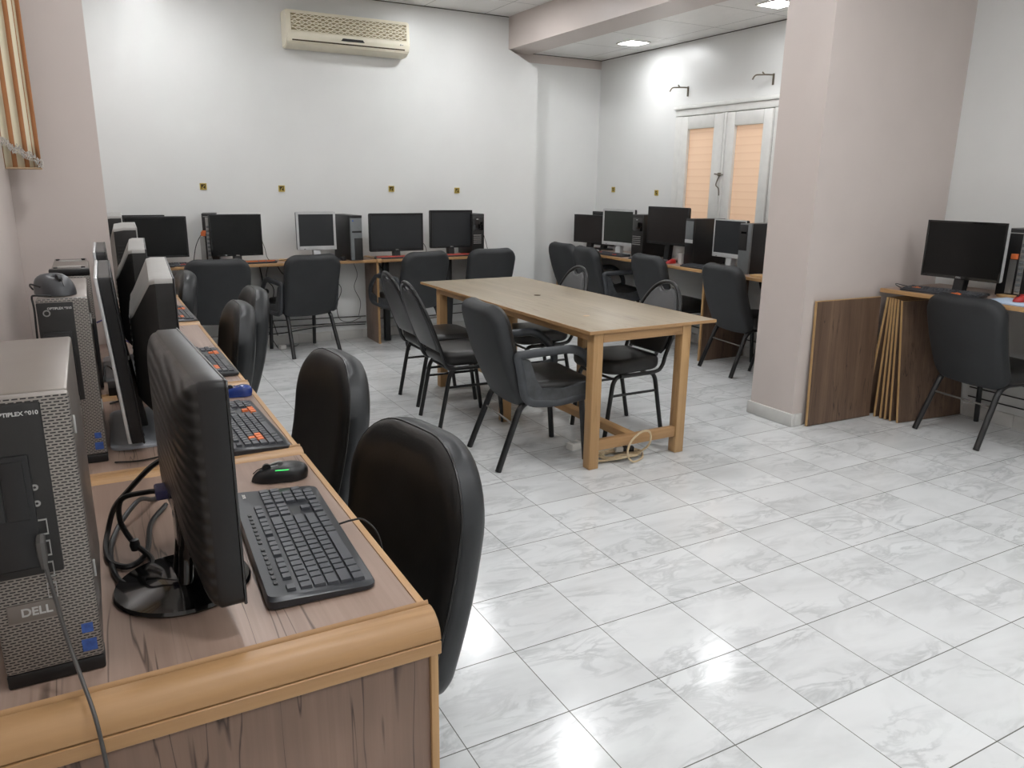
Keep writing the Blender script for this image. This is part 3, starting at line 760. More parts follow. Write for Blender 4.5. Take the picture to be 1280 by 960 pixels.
# ---------------------------------------------------------------- monitors
def monitor(label, x, y, deg, w, h, z0, front, bez='blk', back='blk', screen='screen', stand='plate', t=.035, bulge=.03, tilt=0, chin=.0, bw=.016, base=None, yoff=.0, hz=H, group='computer monitors', logo=None, ribs=False, roll=0):
    """origin at the base centre on the desk; screen faces +Y; `front` is how far the screen plane stands in front of the base centre"""
    m = thing('monitor', label, 'monitor', (x, y, hz + .0006), R(deg - 90), group)
    tn = math.tan(R(tilt)); bm_s = 'gloss' if stand == 'disc' else ('silver' if stand == 'silver' else ('platem' if stand == 'plate' else 'blk'))
    rl = math.tan(R(roll))
    def tf(bm):
        for v in bm.verts: v.co.y += front - (v.co.z - z0) * tn; v.co.x += yoff; v.co.z += v.co.x * rl
    # housing with tapered back
    b = nb(); o = rrect(w / 2, z0, z0 + h, .012, .012, 3); zc = z0 + h / 2
    n = len(o)
    if ribs == 'crt': lv = [(-.001, 1, 1, 0), (-t, 1, 1, 0), (-t - .012, .97, .98, 0), (-t - bulge, .80, .62, -.02), (-t - bulge - .008, .74, .56, -.02)]
    elif ribs == 'deep': lv = [(-.001, 1, 1, 0), (-t, 1, 1, 0), (-t - bulge * .7, .985, .96, 0), (-t - bulge, .88, .7, -.01)]
    elif ribs == 'flat': lv = [(-.001, 1, 1, 0), (-t, 1, 1, 0), (-t - .001, .985, .985, 0)]
    elif ribs == 'dome':
        lv = [(-.001, 1, 1, 0), (-t + .004, 1, 1, 0), (-t, .985, .982, 0)]
        for q in range(1, 9):
            a = PI / 2 * q / 9; lv.append((-t - bulge * math.sin(a), .985 * (.30 + .70 * math.cos(a) ** .8), .982 * (.22 + .78 * math.cos(a) ** .9), .045 * (1 - math.cos(a))))
    else: lv = [(-.001, 1, 1, 0), (-t + .006, 1, 1, 0), (-t, .98, .975, 0), (-t - bulge * .55, .9, .82, -.006), (-t - bulge, .68, .58, -.012)]
    rings = [[b.verts.new((p[0] * sx, d, zc + (p[1] - zc) * sz + dz)) for p in o] for d, sx, sz, dz in lv]
    for A_, B_ in zip(rings, rings[1:]):
        for k in range(n): b.faces.new((A_[k], A_[(k + 1) % n], B_[(k + 1) % n], B_[k]))
    b.faces.new(rings[0]); b.faces.new(rings[-1][::-1])
    b.normal_update()
    if ribs in ('crt', 'deep'):
        bmesh.ops.recalc_face_normals(b, faces=b.faces)
        for f in b.faces:
            c = f.calc_center_median()
            if c.y < -t * .5 and (f.normal.z > .12 or (ribs == 'deep' and f.normal.y < -.5)) : f.material_index = 1
        back = [back, 'casegrey']
    if ribs == 'dome':
        for k, f in enumerate(b.faces):
            if k < 2 * n: f.material_index = 1
        back = [back, 'blk']
    tf(b); ho = obj('housing', b, back, m, 60 if ribs == 'dome' else 30)
    if ribs == 'flat': b = nb(); box(b, -w / 2 + .002, w / 2 - .002, -t - .010, -t - .0015, z0 + .002, z0 + h + .0005, .003, 2); tf(b); obj('back_cover', b, 'silver', ho)
    if ribs == 'deep':
        b = nb()
        for k in range(14): z = zc - h * .30 + h * .6 * k / 14; box(b, w / 2 - .002, w / 2 + .002, -t - bulge * .55, -t, z, z + .008)
        tf(b); obj('side_ribs', b, 'matt', ho)
    # bezel ring
    b = nb(); d0, d1 = -.0008, .004
    box(b, -w / 2, -w / 2 + bw, d0, d1, z0, z0 + h, .0015, 1); box(b, w / 2 - bw, w / 2, d0, d1, z0, z0 + h, .0015, 1)
    box(b, -w / 2 + bw, w / 2 - bw, d0, d1, z0, z0 + bw + chin, .0015, 1); box(b, -w / 2 + bw, w / 2 - bw, d0, d1, z0 + h - bw, z0 + h, .0015, 1)
    tf(b); be = obj('bezel', b, bez, m)
    b = nb(); box(b, -w / 2 + bw - .001, w / 2 - bw + .001, d0, .0012, z0 + bw + chin - .001, z0 + h - bw + .001); tf(b); obj('screen', b, screen, m)
    if logo: q = text('logo', logo, .014, 'paint', be, (yoff, front + .0045, z0 + (bw + chin) / 2))
    b = nb(); box(b, w / 2 - bw - .05, w / 2 - bw - .035, d1, d1 + .0015, z0 + bw * .3, z0 + bw * .3 + .005, .0005, 1); tf(b); obj('power_button', b, 'dgrey', be)
    if ribs is True or ribs == 'crt':
        b = nb()
        for k in range(12):
            z = zc - h * .28 + h * .5 * k / 12; dd = -t - bulge - (.002 if ribs is True else .009)
            box(b, -w * .27, w * .27, dd - .002, dd + .004, z, z + .006)
        tf(b); obj('vent_ribs', b, 'matt', ho)
    yb = front - t - bulge * .6
    if stand == 'disc':
        b = nb(); lathe(b, [(0, 0), (.105, 0), (.108, .004), (.105, .009), (.06, .014), (.04, .02), (0, .02)], 40); obj('stand_base', b, 'gloss', m)
        b = nb(); pr = [(-.03, .03, .018), (.035, .028, .06), (.0, .0, 0)]
        for s in (-1, 1): tube(b, catmull([(s * .030, -.0, .016), (s * .022, .005, .055), (s * .022, front - .05, z0 + .03), (s * .022, front - .045, z0 + h * .35)], 5), .012, 10)
        box(b, -.03, .03, min(yb, front - .062), front - .03, z0 + .02, z0 + h * .45, .006)
        obj('stand_neck', b, 'gloss', m)
    else:
        bx, by = base or (.22, .17)
        b = nb(); pad(b, rrect(bx / 2, -by / 2, by / 2, .03, .03, 5), [(0, .0), (.006, 0), (.011, .004), (.013, .012)], lambda u, w_, d: Vector((u, w_, d)), 0, 0, 2); obj('stand_base', b, bm_s, m)
        b = nb(); zt = z0 + h * .42
        prism(b, [(-.02, .0125), (.03, .0125), (yb + .02, zt), (yb - .014, zt), (yb - .025, z0 + h * .2)], 0, -.032, .032); bmesh.ops.bevel(b, geom=b.edges[:], offset=.004, segments=1, affect='EDGES')
        for v in b.verts: v.co.x += yoff * max(0, min(1, (v.co.z - .05) / .15))
        obj('stand_neck', b, bm_s if stand != 'plate' else 'blk', m)
    return m

GL = 'monitors on the left desks'
M1 = monitor('black monitor on a round glossy base, nearest the camera on the left desk', -.953, -.238, 2.5, .445, .344, .054, .058, bez='gloss', back='emboss', stand='disc', t=.036, bulge=.028, yoff=-.01, group=GL, tilt=.3, ribs='dome')
b = nb(); box(b, .075, .125, -.0055, -.0015, .262, .286, .0008, 1); obj('reflection_patch', b, 'badge', [c for c in M1.children if c.name.startswith('housing')][0])  # grey patch standing in for a reflection on the monitor's back
monitor('thin monitor with silver edge seen edge on, on a grey plate behind the first tower', -.973, .72, -1, .45, .415, .025, .010, bez='blk', back='blk', stand='plate', t=.024, bulge=0, ribs='flat', tilt=4.3, base=(.36, .13), group=GL)
monitor('older grey topped monitor second along the left desk, black deep back', -.835, .755, -3, .58, .36, .075, -.015, bez='blk', back='matt', stand='black', t=.04, bulge=.055, tilt=0, base=(.2, .08), group=GL, ribs='crt')
monitor('thin silver edged monitor beside the left pier, on a second grey plate', -.973, 1.50, -1, .45, .405, .03, .006, bez='blk', back='blk', stand='plate', t=.024, bulge=0, ribs='flat', tilt=3, base=(.40, .13), group=GL)
monitor('older grey topped monitor third along the left desk with a white sticker', -.84, 1.62, -3, .58, .36, .075, -.015, bez='blk', back='matt', stand='black', t=.04, bulge=.05, base=(.2, .08), group=GL, ribs='crt')
monitor('white shelled monitor with black ribbed back beyond the left pier', -.86, 2.66, -2, .50, .36, .088, .03, bez='lgrey', back='matt', stand='silver', t=.05, bulge=.06, base=(.22, .18), group=GL, ribs='deep')
monitor('pale grey monitor in the far left corner, only its top corner showing', -.89, 3.40, -2, .50, .36, .108, .03, bez='lgrey', back='matt', stand='silver', t=.05, bulge=.06, base=(.22, .18), group=GL, ribs='deep')
q = [o for o in bpy.data.objects if 'white sticker' in o.get('label', '')][0]
b = nb(); box(b, -.2925, -.2905, -.05, -.035, .375, .405); obj('sticker', b, 'white', q)

GB = 'monitors along the back wall'
def bm_(label, xa, xb, za, zb, y, deg=-90, **k):
    w = xb - xa; k.setdefault('group', GB)
    return monitor(label, (xa + xb) / 2, y + .03, deg, w, zb - za, za - H, .03, **k)
bm_('wide black monitor first on the back desk in the left corner', -.80, -.357, .832, 1.143, 5.0, bw=.014, stand='black', base=(.24, .1))
bm_('dark flat monitor standing behind the corner monitor, only its top showing', -.84, -.49, .86, 1.145, 5.22, stand='black', base=(.2, .08))
bm_('black monitor second on the back desk with orange cable beside it', -.188, .215, .822, 1.153, 5.05, bez='gloss', stand='black', bw=.01, base=(.24, .12), logo='DELL', deg=-87)
bm_('silver framed square monitor on the back desk beside a grey tower', .503, .838, .850, 1.167, 5.08, bez='silver', back='dgrey', screen='screen_grey', stand='silver', bw=.02, chin=.012, base=(.2, .14))
bm_('wide dark monitor on the back desk just right of the end panel', 1.128, 1.63, .820, 1.151, 5.05, bw=.018, chin=.01, screen='screen_grey', stand='black', base=(.26, .14), logo='DELL')
bm_('square black monitor at the end of the back desk beside a black tower', 1.70, 2.122, .836, 1.175, 5.05, bw=.02, screen='screen_grey', stand='black', base=(.22, .14), logo='DELL')
GR = 'monitors along the window desk'
def rm_(label, ya, yb, za, zb, x, deg=180, **k):
    k.setdefault('group', GR)
    return monitor(label, x + .03, (ya + yb) / 2, deg, yb - ya, zb - za, za - k.pop('hz0', H), .03, **k)
rm_('brownish dark square monitor, farthest on the window desk', 4.96, 5.36, .835, 1.117, 3.50, deg=195, screen='screen_warm', stand='black', bw=.016, base=(.2, .16))
rm_('flat dark monitor behind the farthest monitor of the window desk', 5.02, 5.36, .80, 1.145, 3.70, deg=185, stand='black', base=(.2, .12))
rm_('silver framed square monitor second on the window desk', 4.44, 4.86, .845, 1.19, 3.50, deg=190, bez='silver', screen='screen_green', stand='silver', bw=.02, chin=.012, base=(.2, .16))
rm_('tall brownish dark monitor in the middle of the window desk', 3.66, 4.17, .905, 1.233, 3.50, deg=184, screen='screen_warm', stand='black', bw=.014, chin=.006, base=(.24, .16), t=.03)
rm_('silver chinned monitor between two towers on the window desk', 2.972, 3.345, .855, 1.158, 3.52, deg=178, bez='silver', screen='screen_grey', stand='silver', bw=.011, chin=.022, base=(.22, .16))
rm_('black monitor with thin silver edge on the higher desk right of the pier', .96, 1.425, .905, 1.238, 3.45, deg=182, bez='gloss', back='silver', screen='screen', stand='black', bw=.012, chin=.006, base=(.30, .16), hz=.82, hz0=.82, logo='DELL', group='monitor on the right desk')

# ---------------------------------------------------------------- towers
def tower(label, x, y, deg, style, w=.105, h=.398, d=.40, hz=H, flip=False, group='computer towers'):
    """front faces +Y, origin bottom centre"""
    m = thing('computer_tower', label, 'computer tower', (x, y, hz + .0006 + (h if flip else 0)), R(deg - 90), group)
    if flip: m.rotation_euler = (0, PI, R(deg - 90))
    yf = d / 2
    if style == 'grey':
        b = nb(); box(b, -w / 2, w / 2, -yf, yf - .022, .012, h, .004); box(b, -w / 2 + .006, w / 2 - .006, -yf + .004, yf - .024, .004, .0119); cs = obj('case', b, 'mgrey', m)
        b = nb(); box(b, -w / 2 - .0008, w / 2 + .0008, yf - .0215, yf, .022, h - .001, .005); fp = obj('front_grille', b, 'grille', m)
        b = nb(); box(b, -w / 2 - .001, w / 2 + .001, yf - .04, yf - .002, .0005, .0215, .003); obj('base_foot', b, 'blk', m)
        b = nb(); box(b, -w / 2 + .031, w / 2 + .001, yf - .02, yf + .003, h * .40, h - .0085, .003); bp = obj('bay_panel', b, 'matt', m)
        b = nb()   # drive bays
        yy = yf + .003
        box(b, w / 2 - .062, w / 2 - .006, yy, yy + .0025, h * .43, h - .075, .002); box(b, w / 2 - .055, w / 2 - .030, yy + .0025, yy + .004, h * .6, h - .082, .001); box(b, w / 2 - .0285, w / 2 - .010, yy + .0025, yy + .004, h * .6, h - .082, .001)
        obj('drive_bay', b, 'blk', bp)
        for k in range(4):
            b = nb(); z = h - .175 - .030 * k; xx = -w / 2 + .048
            box(b, xx - .0058, xx - .0045, yy, yy + .0012, z - .011, z + .011); box(b, xx + .0045, xx + .0053, yy, yy + .0012, z - .011, z + .011)
            box(b, xx - .0045, xx + .0045, yy, yy + .0012, z + .009, z + .011); box(b, xx - .0045, xx + .0045, yy, yy + .0012, z - .011, z - .009); obj('usb_port', b, 'steel', bp)
        b = nb()
        for k in range(2):
            z = h - .12 - .022 * k; prof = [(.0018, 0), (.0042, 0), (.0042, .0012), (.0018, .0012)]
            q = nb(); lathe(q, prof, 14, loop=True); bmesh.ops.transform(q, matrix=Matrix.Translation((-w / 2 + .050, yy, z)) @ Matrix.Rotation(-PI / 2, 4, 'X'), verts=q.verts); me = bpy.data.meshes.new('t'); q.to_mesh(me); q.free(); b.from_mesh(me); bpy.data.meshes.remove(me)
        obj('audio_jack', b, 'steel', bp)
        b = nb(); lathe(b, [(.005, 0), (.0075, 0), (.0075, .0012), (.005, .0012)], 20, loop=True); bmesh.ops.transform(b, matrix=Matrix.Translation((w / 2 - .018, yy, h - .032)) @ Matrix.Rotation(-PI / 2, 4, 'X'), verts=b.verts); obj('power_button', b, 'steel', bp)
        if not flip: text('model_lettering', 'OPTIPLEX 9010', .0072, 'paint', bp, (-w / 2 + .058, yy + .0002, h - .022), bold=.0002)
        b = nb(); zc = h * .275; box(b, -w / 2 + .041, w / 2 - .012, yf, yf + .002, zc - .013, zc + .013, .0012); bd = obj('badge', b, 'badge', m)
        text('logo', 'DELL', .016, 'lgrey', bd, (.012, yf + .0024, zc), bold=.0004)
        b = nb(); box(b, -w / 2 + .006, -w / 2 + .024, yf, yf + .0008, .034, .052); box(b, -w / 2 + .008, -w / 2 + .022, yf, yf + .0008, .062, .076); obj('sticker', b, 'bluest', m)
        b = nb(); box(b, -w / 2 - .003, -w / 2, yf - .05, yf - .046, h - .07, h - .045, .0008); box(b, -w / 2 - .003, -w / 2, yf - .05, yf - .046, .12, .145, .0008); obj('side_latch', b, 'lgrey', m)
        if flip:
            for sx in (-1, 1):
                for sy in (-1, 1): b = nb(); lathe(b, [(0, 0), (.006, 0), (.006, .005), (0, .005)], 12, sx * (w / 2 - .016), sy * (yf - .06), -.001); obj('rubber_foot', b, 'blk', m)
            b = nb(); box(b, -w / 2 + .02, w / 2 - .02, .09, .105, .0005, .0039); box(b, -w / 2 + .02, w / 2 - .02, -.11, -.095, .0005, .0039); obj('bottom_rib', b, 'lgrey', m)
    else:
        cm, pm, dm = {'black': ('blk', 'matt', 'gloss'), 'silver': ('blk', 'hpgrey', 'blk'), 'pale': ('blk', 'blk', 'hpgrey'), 'rear': ('blk', 'blk', 'hpgrey'), 'low': ('blk', 'hpgrey', 'blk')}[style]
        b = nb(); box(b, -w / 2, w / 2, -yf, yf - .02, .006, h, .003); box(b, -w / 2 + .01, w / 2 - .01, -yf + .02, yf - .04, .0005, .0059); obj('case', b, cm, m)
        b = nb(); box(b, -w / 2, w / 2, yf - .0195, yf, .003, h, .004); fp = obj('front_panel', b, pm, m)
        if style == 'silver':
            b = nb(); box(b, -w / 2 - .0005, w / 2 - .03, yf - .018, yf + .002, .006, h * .5, .002); obj('drive_cage', b, 'matt', fp)
            b = nb(); box(b, -w / 2 + .006, w / 2 - .012, yf, yf + .0015, h * .62, h * .66); obj('drive_slot', b, 'blk', fp)
            b = nb(); box(b, -w / 2 - .0004, w / 2 + .0004, yf - .017, yf + .0015, h - .022, h + .0006, .002); obj('top_trim', b, 'blk', fp)
            b = nb(); lathe(b, [(0, 0), (.007, 0), (.007, .001), (0, .001)], 16); bmesh.ops.transform(b, matrix=Matrix.Translation((w / 2 - .022, yf, h - .045)) @ Matrix.Rotation(-PI / 2, 4, 'X'), verts=b.verts); obj('logo', b, 'bluest', fp)
        elif style == 'low':
            b = nb(); box(b, -w / 2 + .032, w / 2 + .0005, yf - .018, yf + .002, h * .47, h - .008, .002); obj('drive_cage', b, 'matt', fp)
            b = nb(); box(b, -w / 2 + .045, w / 2 - .02, yf + .002, yf + .0032, h * .80, h * .84); obj('drive_slot', b, 'gloss', fp)
        elif style == 'pale':
            b = nb(); box(b, -w / 2 + .004, w / 2 - .004, yf, yf + .003, h * .56, h - .02, .001); obj('drive_cover', b, 'hpgrey', fp)
            b = nb(); box(b, -w / 2 + .002, w / 2 - .002, yf, yf + .0035, h * .48, h * .555, .001); obj('label_strip', b, 'silver', fp)
        elif style == 'black':
            b = nb()
            for k in range(5): box(b, -w / 2 + .03, w / 2 - .012, yf, yf + .0015, h * .30 + .018 * k, h * .30 + .008 + .018 * k)
            obj('usb_port', b, 'steel', fp)
            b = nb(); box(b, -w / 2 + .01, w / 2 - .01, yf, yf + .003, h * .62, h - .03, .001); obj('drive_bay', b, 'gloss', fp)
            b = nb(); box(b, .0, .02, yf + .003, yf + .0036, h - .05, h - .045); obj('logo', b, 'paint', fp)
        elif style == 'rear':
            b = nb(); box(b, -w / 2 + .055, -w / 2 + .085, yf, yf + .002, .02, h - .03); io = obj('port_plate', b, 'steel', fp)
            b = nb()
            for k in range(9): box(b, -w / 2 + .058, -w / 2 + .082, yf + .002, yf + .0045, .03 + .032 * k, .048 + .032 * k, .001)
            obj('port', b, 'hpgrey', io)
            b = nb(); box(b, -w / 2 + .098, -w / 2 + .135, yf, yf + .004, .02, h * .55); obj('card_slots', b, 'steel', fp)
            b = nb(); box(b, -w / 2 + .09, -w / 2 + .125, yf + .004, yf + .02, h * .56, h * .64, .002); obj('red_connector', b, 'orange', fp)
            b = nb(); box(b, -w / 2 + .048, w / 2 - .01, yf, yf + .002, h - .026, h - .022); obj('seam_strip', b, 'lgrey', fp)
    return m
GT = 'grey towers on the left desks'
tower('grey mesh fronted computer tower at the very front of the left desk', -1.132, -.235, -90, 'grey', .114, .402, .40, group=GT)
tower('grey mesh fronted tower behind the first one, a mouse lying on top', -1.099, .671, -90, 'grey', .102, .400, .40, group=GT)
tower('grey tower standing upside down with its feet on top, by the left pier', -1.095, 1.40, -90, 'grey', .108, .392, .40, flip=True, group=GT)
GT2 = 'towers along the back wall'
tower('grey fronted black tower next to the silver monitor on the back desk', .965, 5.155, -84, 'silver', .105, .382, .38, group=GT2)
tower('all black tower behind the last monitor of the back desk', 2.165, 5.165, -92, 'black', .12, .385, .34, group=GT2)
tower('open tower seen behind the second back desk monitor with orange plug', -.155, 5.23, -100, 'rear', .11, .40, .2, group=GT2)
GT3 = 'towers along the window desk'
tower('black tower with port rows between two monitors on the window desk', 3.65, 4.33, 186, 'black', .15, .395, .34, group=GT3)
tower('black tower with pale upper front panel on the window desk', 3.655, 3.575, 176, 'pale', .11, .39, .36, group=GT3)
tower('black sided tower with grey front at the pier end of the window desk', 3.59, 2.88, 180, 'low', .118, .385, .36, group=GT3)
tower('black tower turned with its port side outward on the higher right desk', 3.715, .965, 182, 'rear', .19, .385, .22, hz=.82, group='tower on the right desk')

# ---------------------------------------------------------------- keyboards, mice
def keyboard(label, x, y, deg, L=.45, Wd=.155, accent=None, keymat='keys', body='keyb', media=False, hz=H, group='keyboards', logo=None):
    """user side is +Y, user's right hand is -X"""
    k = thing('keyboard', label, 'keyboard', (x, y, hz + .0006), R(deg - 90), group)
    hl, hw2 = L / 2, Wd / 2
    def top(yy): return .022 - .010 * (yy + hw2) / Wd
    b = nb(); o = rrect(hl, -hw2, hw2, .018, .014, 4)
    n = len(o); lv = [(0, .985), (.004, 1.0), (.72, 1.0), (1.0, .975)]
    rings = [[b.verts.new((p[0] * s, p[1] * s, f * top(p[1]) if f <= 1 and f != .004 else .003)) for p in o] for f, s in lv]
    for A_, B_ in zip(rings, rings[1:]):
        for q in range(n): b.faces.new((A_[q], A_[(q + 1) % n], B_[(q + 1) % n], B_[q]))
    b.faces.new(rings[0][::-1]); b.faces.new(rings[-1]); bo = obj('body', b, body, k)
    u = (L - .03) / 22.6; bk, ba, bb = nb(), nb(), nb()
    off = .014 if media else 0.0
    rows_y = [-hw2 + .018 + off + i * (Wd - .030 - off) / 6.15 for i in range(6)]
    ku = (Wd - .030 - off) / 6.15
    def key(xu, row, wu=1.0, hu=1.0, acc=False):
        xx = hl - .015 - xu * u; yy = rows_y[row]
        bm = (ba if xu < 10 else bb) if acc else bk; g = .0011
        x0_, x1_ = xx - wu * u + g, xx - g; y0_, y1_ = yy + g, yy + ku * hu - g
        zt = top((y0_ + y1_) / 2) + .0055; zb = top((y0_ + y1_) / 2) - .002; s = .0014
        lo = [bm.verts.new(p) for p in ((x0_, y0_, zb), (x1_, y0_, zb), (x1_, y1_, zb), (x0_, y1_, zb))]
        hi = [bm.verts.new(p) for p in ((x0_ + s, y0_ + s, zt), (x1_ - s, y0_ + s, zt), (x1_ - s, y1_ - s, zt), (x0_ + s, y1_ - s, zt))]
        bm.faces.new(hi)
        for q in range(4): bm.faces.new((lo[q], lo[(q + 1) % 4], hi[(q + 1) % 4], hi[q]))
    wasd = {(1, 2), (1, 3)} if accent else set()
    for c in [0] + [2 + i for i in range(4)] + [6.5 + i for i in range(4)] + [11 + i for i in range(4)]: key(c, 0, 1, .8)
    for i in range(13): key(i, 1)
    key(13, 1, 2)
    key(0, 2, 1.5)
    for i in range(12): key(1.5 + i, 2, acc=bool(accent) and i == 1)
    key(13.5, 2, 1.5)
    key(0, 3, 1.75)
    for i in range(11): key(1.75 + i, 3, acc=bool(accent) and i in (0, 1, 2))
    key(12.75, 3, 2.25)
    key(0, 4, 2.25)
    for i in range(10): key(2.25 + i, 4)
    key(12.25, 4, 2.75)
    for xx_, w_ in ((0, 1.25), (1.25, 1.25), (2.5, 1.25), (3.75, 6.25), (10, 1.25), (11.25, 1.25), (12.5, 1.25), (13.75, 1.25)): key(xx_, 5, w_)
    for r_ in (0, 1, 2):
        for i in range(3): key(15.3 + i, r_, 1, .8 if r_ == 0 else 1)
    key(16.3, 4, acc=bool(accent))
    for i in range(3): key(15.3 + i, 5, acc=bool(accent))
    for r_ in range(1, 6):
        for i in range(3 if r_ in (3, 5) else 4):
            key(18.6 + i, r_)
    obj('keycaps', bk, keymat, bo)
    if accent: obj('accent_keycaps', ba, accent, bo); obj('accent_keycaps', bb, accent, bo)
    else: ba.free(); bb.free()
    if media:
        b = nb()
        for i in range(16): xx = hl - .05 - i * .0185 - (.012 if i > 7 else 0); box(b, xx - .005, xx + .005, -hw2 + .017, -hw2 + .024, .018, .0232, .001, 1)
        obj('media_buttons', b, 'blk', bo)
    if logo: text('logo', logo, .013, 'white', bo, (-hl + .036, -hw2 + .022, .0226), (-.06, 0, PI))
    return k

def mouse(label, x, y, z, deg, mat='dgrey', accent=None, L=.11, Wd=.064, Hh=.038, group=None):
    """nose points +Y"""
    m = thing('computer_mouse', label, 'mouse', (x, y, z + .0006), R(deg - 90), group)
    b = nb(); prof = []
    seg = 24; rows = 8; rings = []
    for j in range(rows + 1):
        a = PI / 2 * j / rows; rr = math.cos(a) ** .55 if j < rows else 0; zz = Hh * math.sin(a) ** .8
        ring = []
        for kx in range(seg):
            t = 2 * PI * kx / seg; cx, sy = math.cos(t), math.sin(t)
            px = Wd / 2 * cx * rr * (1 - .12 * sy * (1 if j < 5 else .5)) * (1 - .14 * math.exp(-(sy * 3) ** 2)); py = L / 2 * sy * rr - .010 * math.sin(a)
            ring.append(b.verts.new((px, py, zz * (1 - .18 * max(0, sy)) + .001)))
        rings.append(ring)
    for A_, B_ in zip(rings, rings[1:]):
        for q in range(seg): b.faces.new((A_[q], A_[(q + 1) % seg], B_[(q + 1) % seg], B_[q]))
    b.faces.new(rings[0][::-1]); bmesh.ops.remove_doubles(b, verts=b.verts, dist=1e-5)
    bo = obj('shell', b, mat, m, 60)
    b = nb(); bmesh.ops.create_cone(b, cap_ends=True, segments=16, radius1=.010, radius2=.010, depth=.008, matrix=Matrix.Translation((0, L * .22, Hh * .80)) @ Matrix.Rotation(PI / 2, 4, 'Y')); obj('scroll_wheel', b, 'blk', bo)
    b = nb(); tube(b, [(0, L * t, Hh * zt) for t, zt in ((.46, .50), (.38, .74), (.30, .83), (.14, .96), (.04, 1.0))], .0012, 4); obj('button_seam', b, 'blk', bo)
    if accent:
        b = nb(); tube(b, catmull([(-Wd * .36, -L * .16, Hh * .78), (-Wd * .38, 0, Hh * .82), (-Wd * .34, L * .08, Hh * .80)], 4), .0013, 6); obj('light_strip', b, accent, bo)
        b = nb(); tube(b, catmull([(Wd * .36, -L * .12, Hh * .72), (Wd * .25, 0, Hh * .97), (Wd * .30, L * .2, Hh * .72)], 4), .0022, 6); obj('trim_strip', b, 'lgrey', bo)
    return m

GK = 'keyboards on the left desks'
keyboard('plain dark keyboard with media buttons at the front of the left desk', -.747, -.158, -2.2, .478, .178, media=True, logo='acer', group=GK)
keyboard('black keyboard with orange keys, nearest of its kind on the left desk', -.716, .602, 2, .475, .15, accent='orange', body='keyb', group=GK)
keyboard('black keyboard with orange keys on the long left desk unit', -.697, 1.452, 1, .475, .15, accent='orange', group=GK)
keyboard('black keyboard with orange keys just beyond the pine joint past the pier', -.69, 2.62, 1, .475, .145, accent='orange', group=GK)
keyboard('black keyboard with orange keys at the far end of the left desks', -.69, 3.55, 0, .45, .145, accent='orange', group=GK)
GKB = 'keyboards on the back desk'
keyboard('dark keyboard before the corner monitor of the back desk', -.50, 5.10 - .045, -90, .44, .13, accent='redkey', group=GKB)
keyboard('black keyboard with orange keys below the second back desk monitor', .10, 5.03, -86, .44, .05, accent='orange', keymat='orange', group=GKB)
keyboard('dark keyboard below the silver framed back desk monitor', .66, 5.03, -90, .40, .07, group=GKB)
keyboard('reddish keyboard below the wide monitor by the end panel', 1.38, 5.03, -92, .43, .06, keymat='redkey', accent='redkey', group=GKB)
keyboard('keyboard with red lit keys at the end of the back desk', 1.93, 5.03, -90, .43, .07, keymat='redkey', accent='redkey', group=GKB)
GKR = 'keyboards on the window desk'
keyboard('reddish keyboard at the corner end of the window desk', 3.40, 5.10, 184, .42, .13, keymat='redkey', accent='redkey', group=GKR)
keyboard('black keyboard with red keys below the silver monitor of the window desk', 3.395, 4.60, 186, .43, .13, accent='redkey', group=GKR)
keyboard('grey keyboard in the middle of the window desk', 3.405, 4.03, 182, .43, .14, keymat='hpgrey', body='dgrey', group=GKR)
keyboard('black keyboard between the two towers of the window desk', 3.40, 3.31, 180, .43, .14, group=GKR)
keyboard('black keyboard with orange keys on the higher right desk', 3.36, 1.22, 186, .45, .145, accent='orange', hz=.82, group='keyboard on the right desk')
mouse('black gaming mouse with green light strip beside the front keyboard', -.705, .175, H, 172, 'blk', 'green', .125, .07, .036)
mouse('glossy blue mouse on the left desk beside the orange keyed keyboard', -.672, .945, H, 170, 'blue', None, .09, .055, .034)
mouse('dark grey mouse lying on top of the second grey tower', -1.110, .545, 1.1578, -68, 'dgrey', None, .105, .085, .046)
mouse('dark mouse on the window desk near the pier', 3.40, 3.02, H, 182, 'dgrey')
mouse('light grey mouse on the window desk near the alcove corner', 3.36, 4.83, H, 175, 'lgrey', None, .10, .06)
mouse('red mouse beside the grey keyboard on the window desk', 3.42, 3.74, H, 178, 'red', None, .10, .06)
mouse('small dark mouse beside the grey fronted tower on the back desk', .87, 5.03, H, 100, 'blk', None, .08, .055)
mouse('red mouse lying on the papers of the higher right desk', 3.40, .80, .8285, 175, 'red', None, .10, .06)

# small things on the desks
b = nb(); box(b, 3.27, 3.52, .62, .94, .8205, .8275, .0005); tag(obj('paper_sheet', b, 'paper'), 'pale blue paper sheets on the higher right desk under a red mouse', 'paper')
b = nb(); prism(b, [(3.53, .70), (3.60, .70), (3.60, 1.0), (3.56, 1.02), (3.53, .98)], 2, .8205, .8345); tag(obj('wood_offcut', b, 'kraft'), 'tan wooden offcut lying behind the papers on the right desk', 'offcut')
b = nb(); prism(b, [(3.345, 2.59), (3.43, 2.60), (3.43, 2.72), (3.40, 2.745), (3.38, 2.715), (3.355, 2.74), (3.34, 2.70)], 2, H + .0005, H + .016); tag(obj('wood_offcut', b, 'kraft'), 'small notched pine offcut at the pier end of the window desk', 'offcut')
b = nb(); prism(b, [(.36, 5.15), (.50, 5.15), (.49, 5.22), (.38, 5.23)], 2, H + .0005, H + .014); tag(obj('wood_offcut', b, 'kraft'), 'flat tan offcut behind the keyboards of the back desk left of the silver monitor', 'offcut')
b = nb(); lathe(b, [(0, 0), (.028, 0), (.034, .09), (.032, .09), (.026, .004), (0, .004)], 20, 3.50, 3.70, H + .001); tag(obj('plastic_cup', b, 'lgrey'), 'pale plastic cup standing beside the tower with pale panel', 'cup')
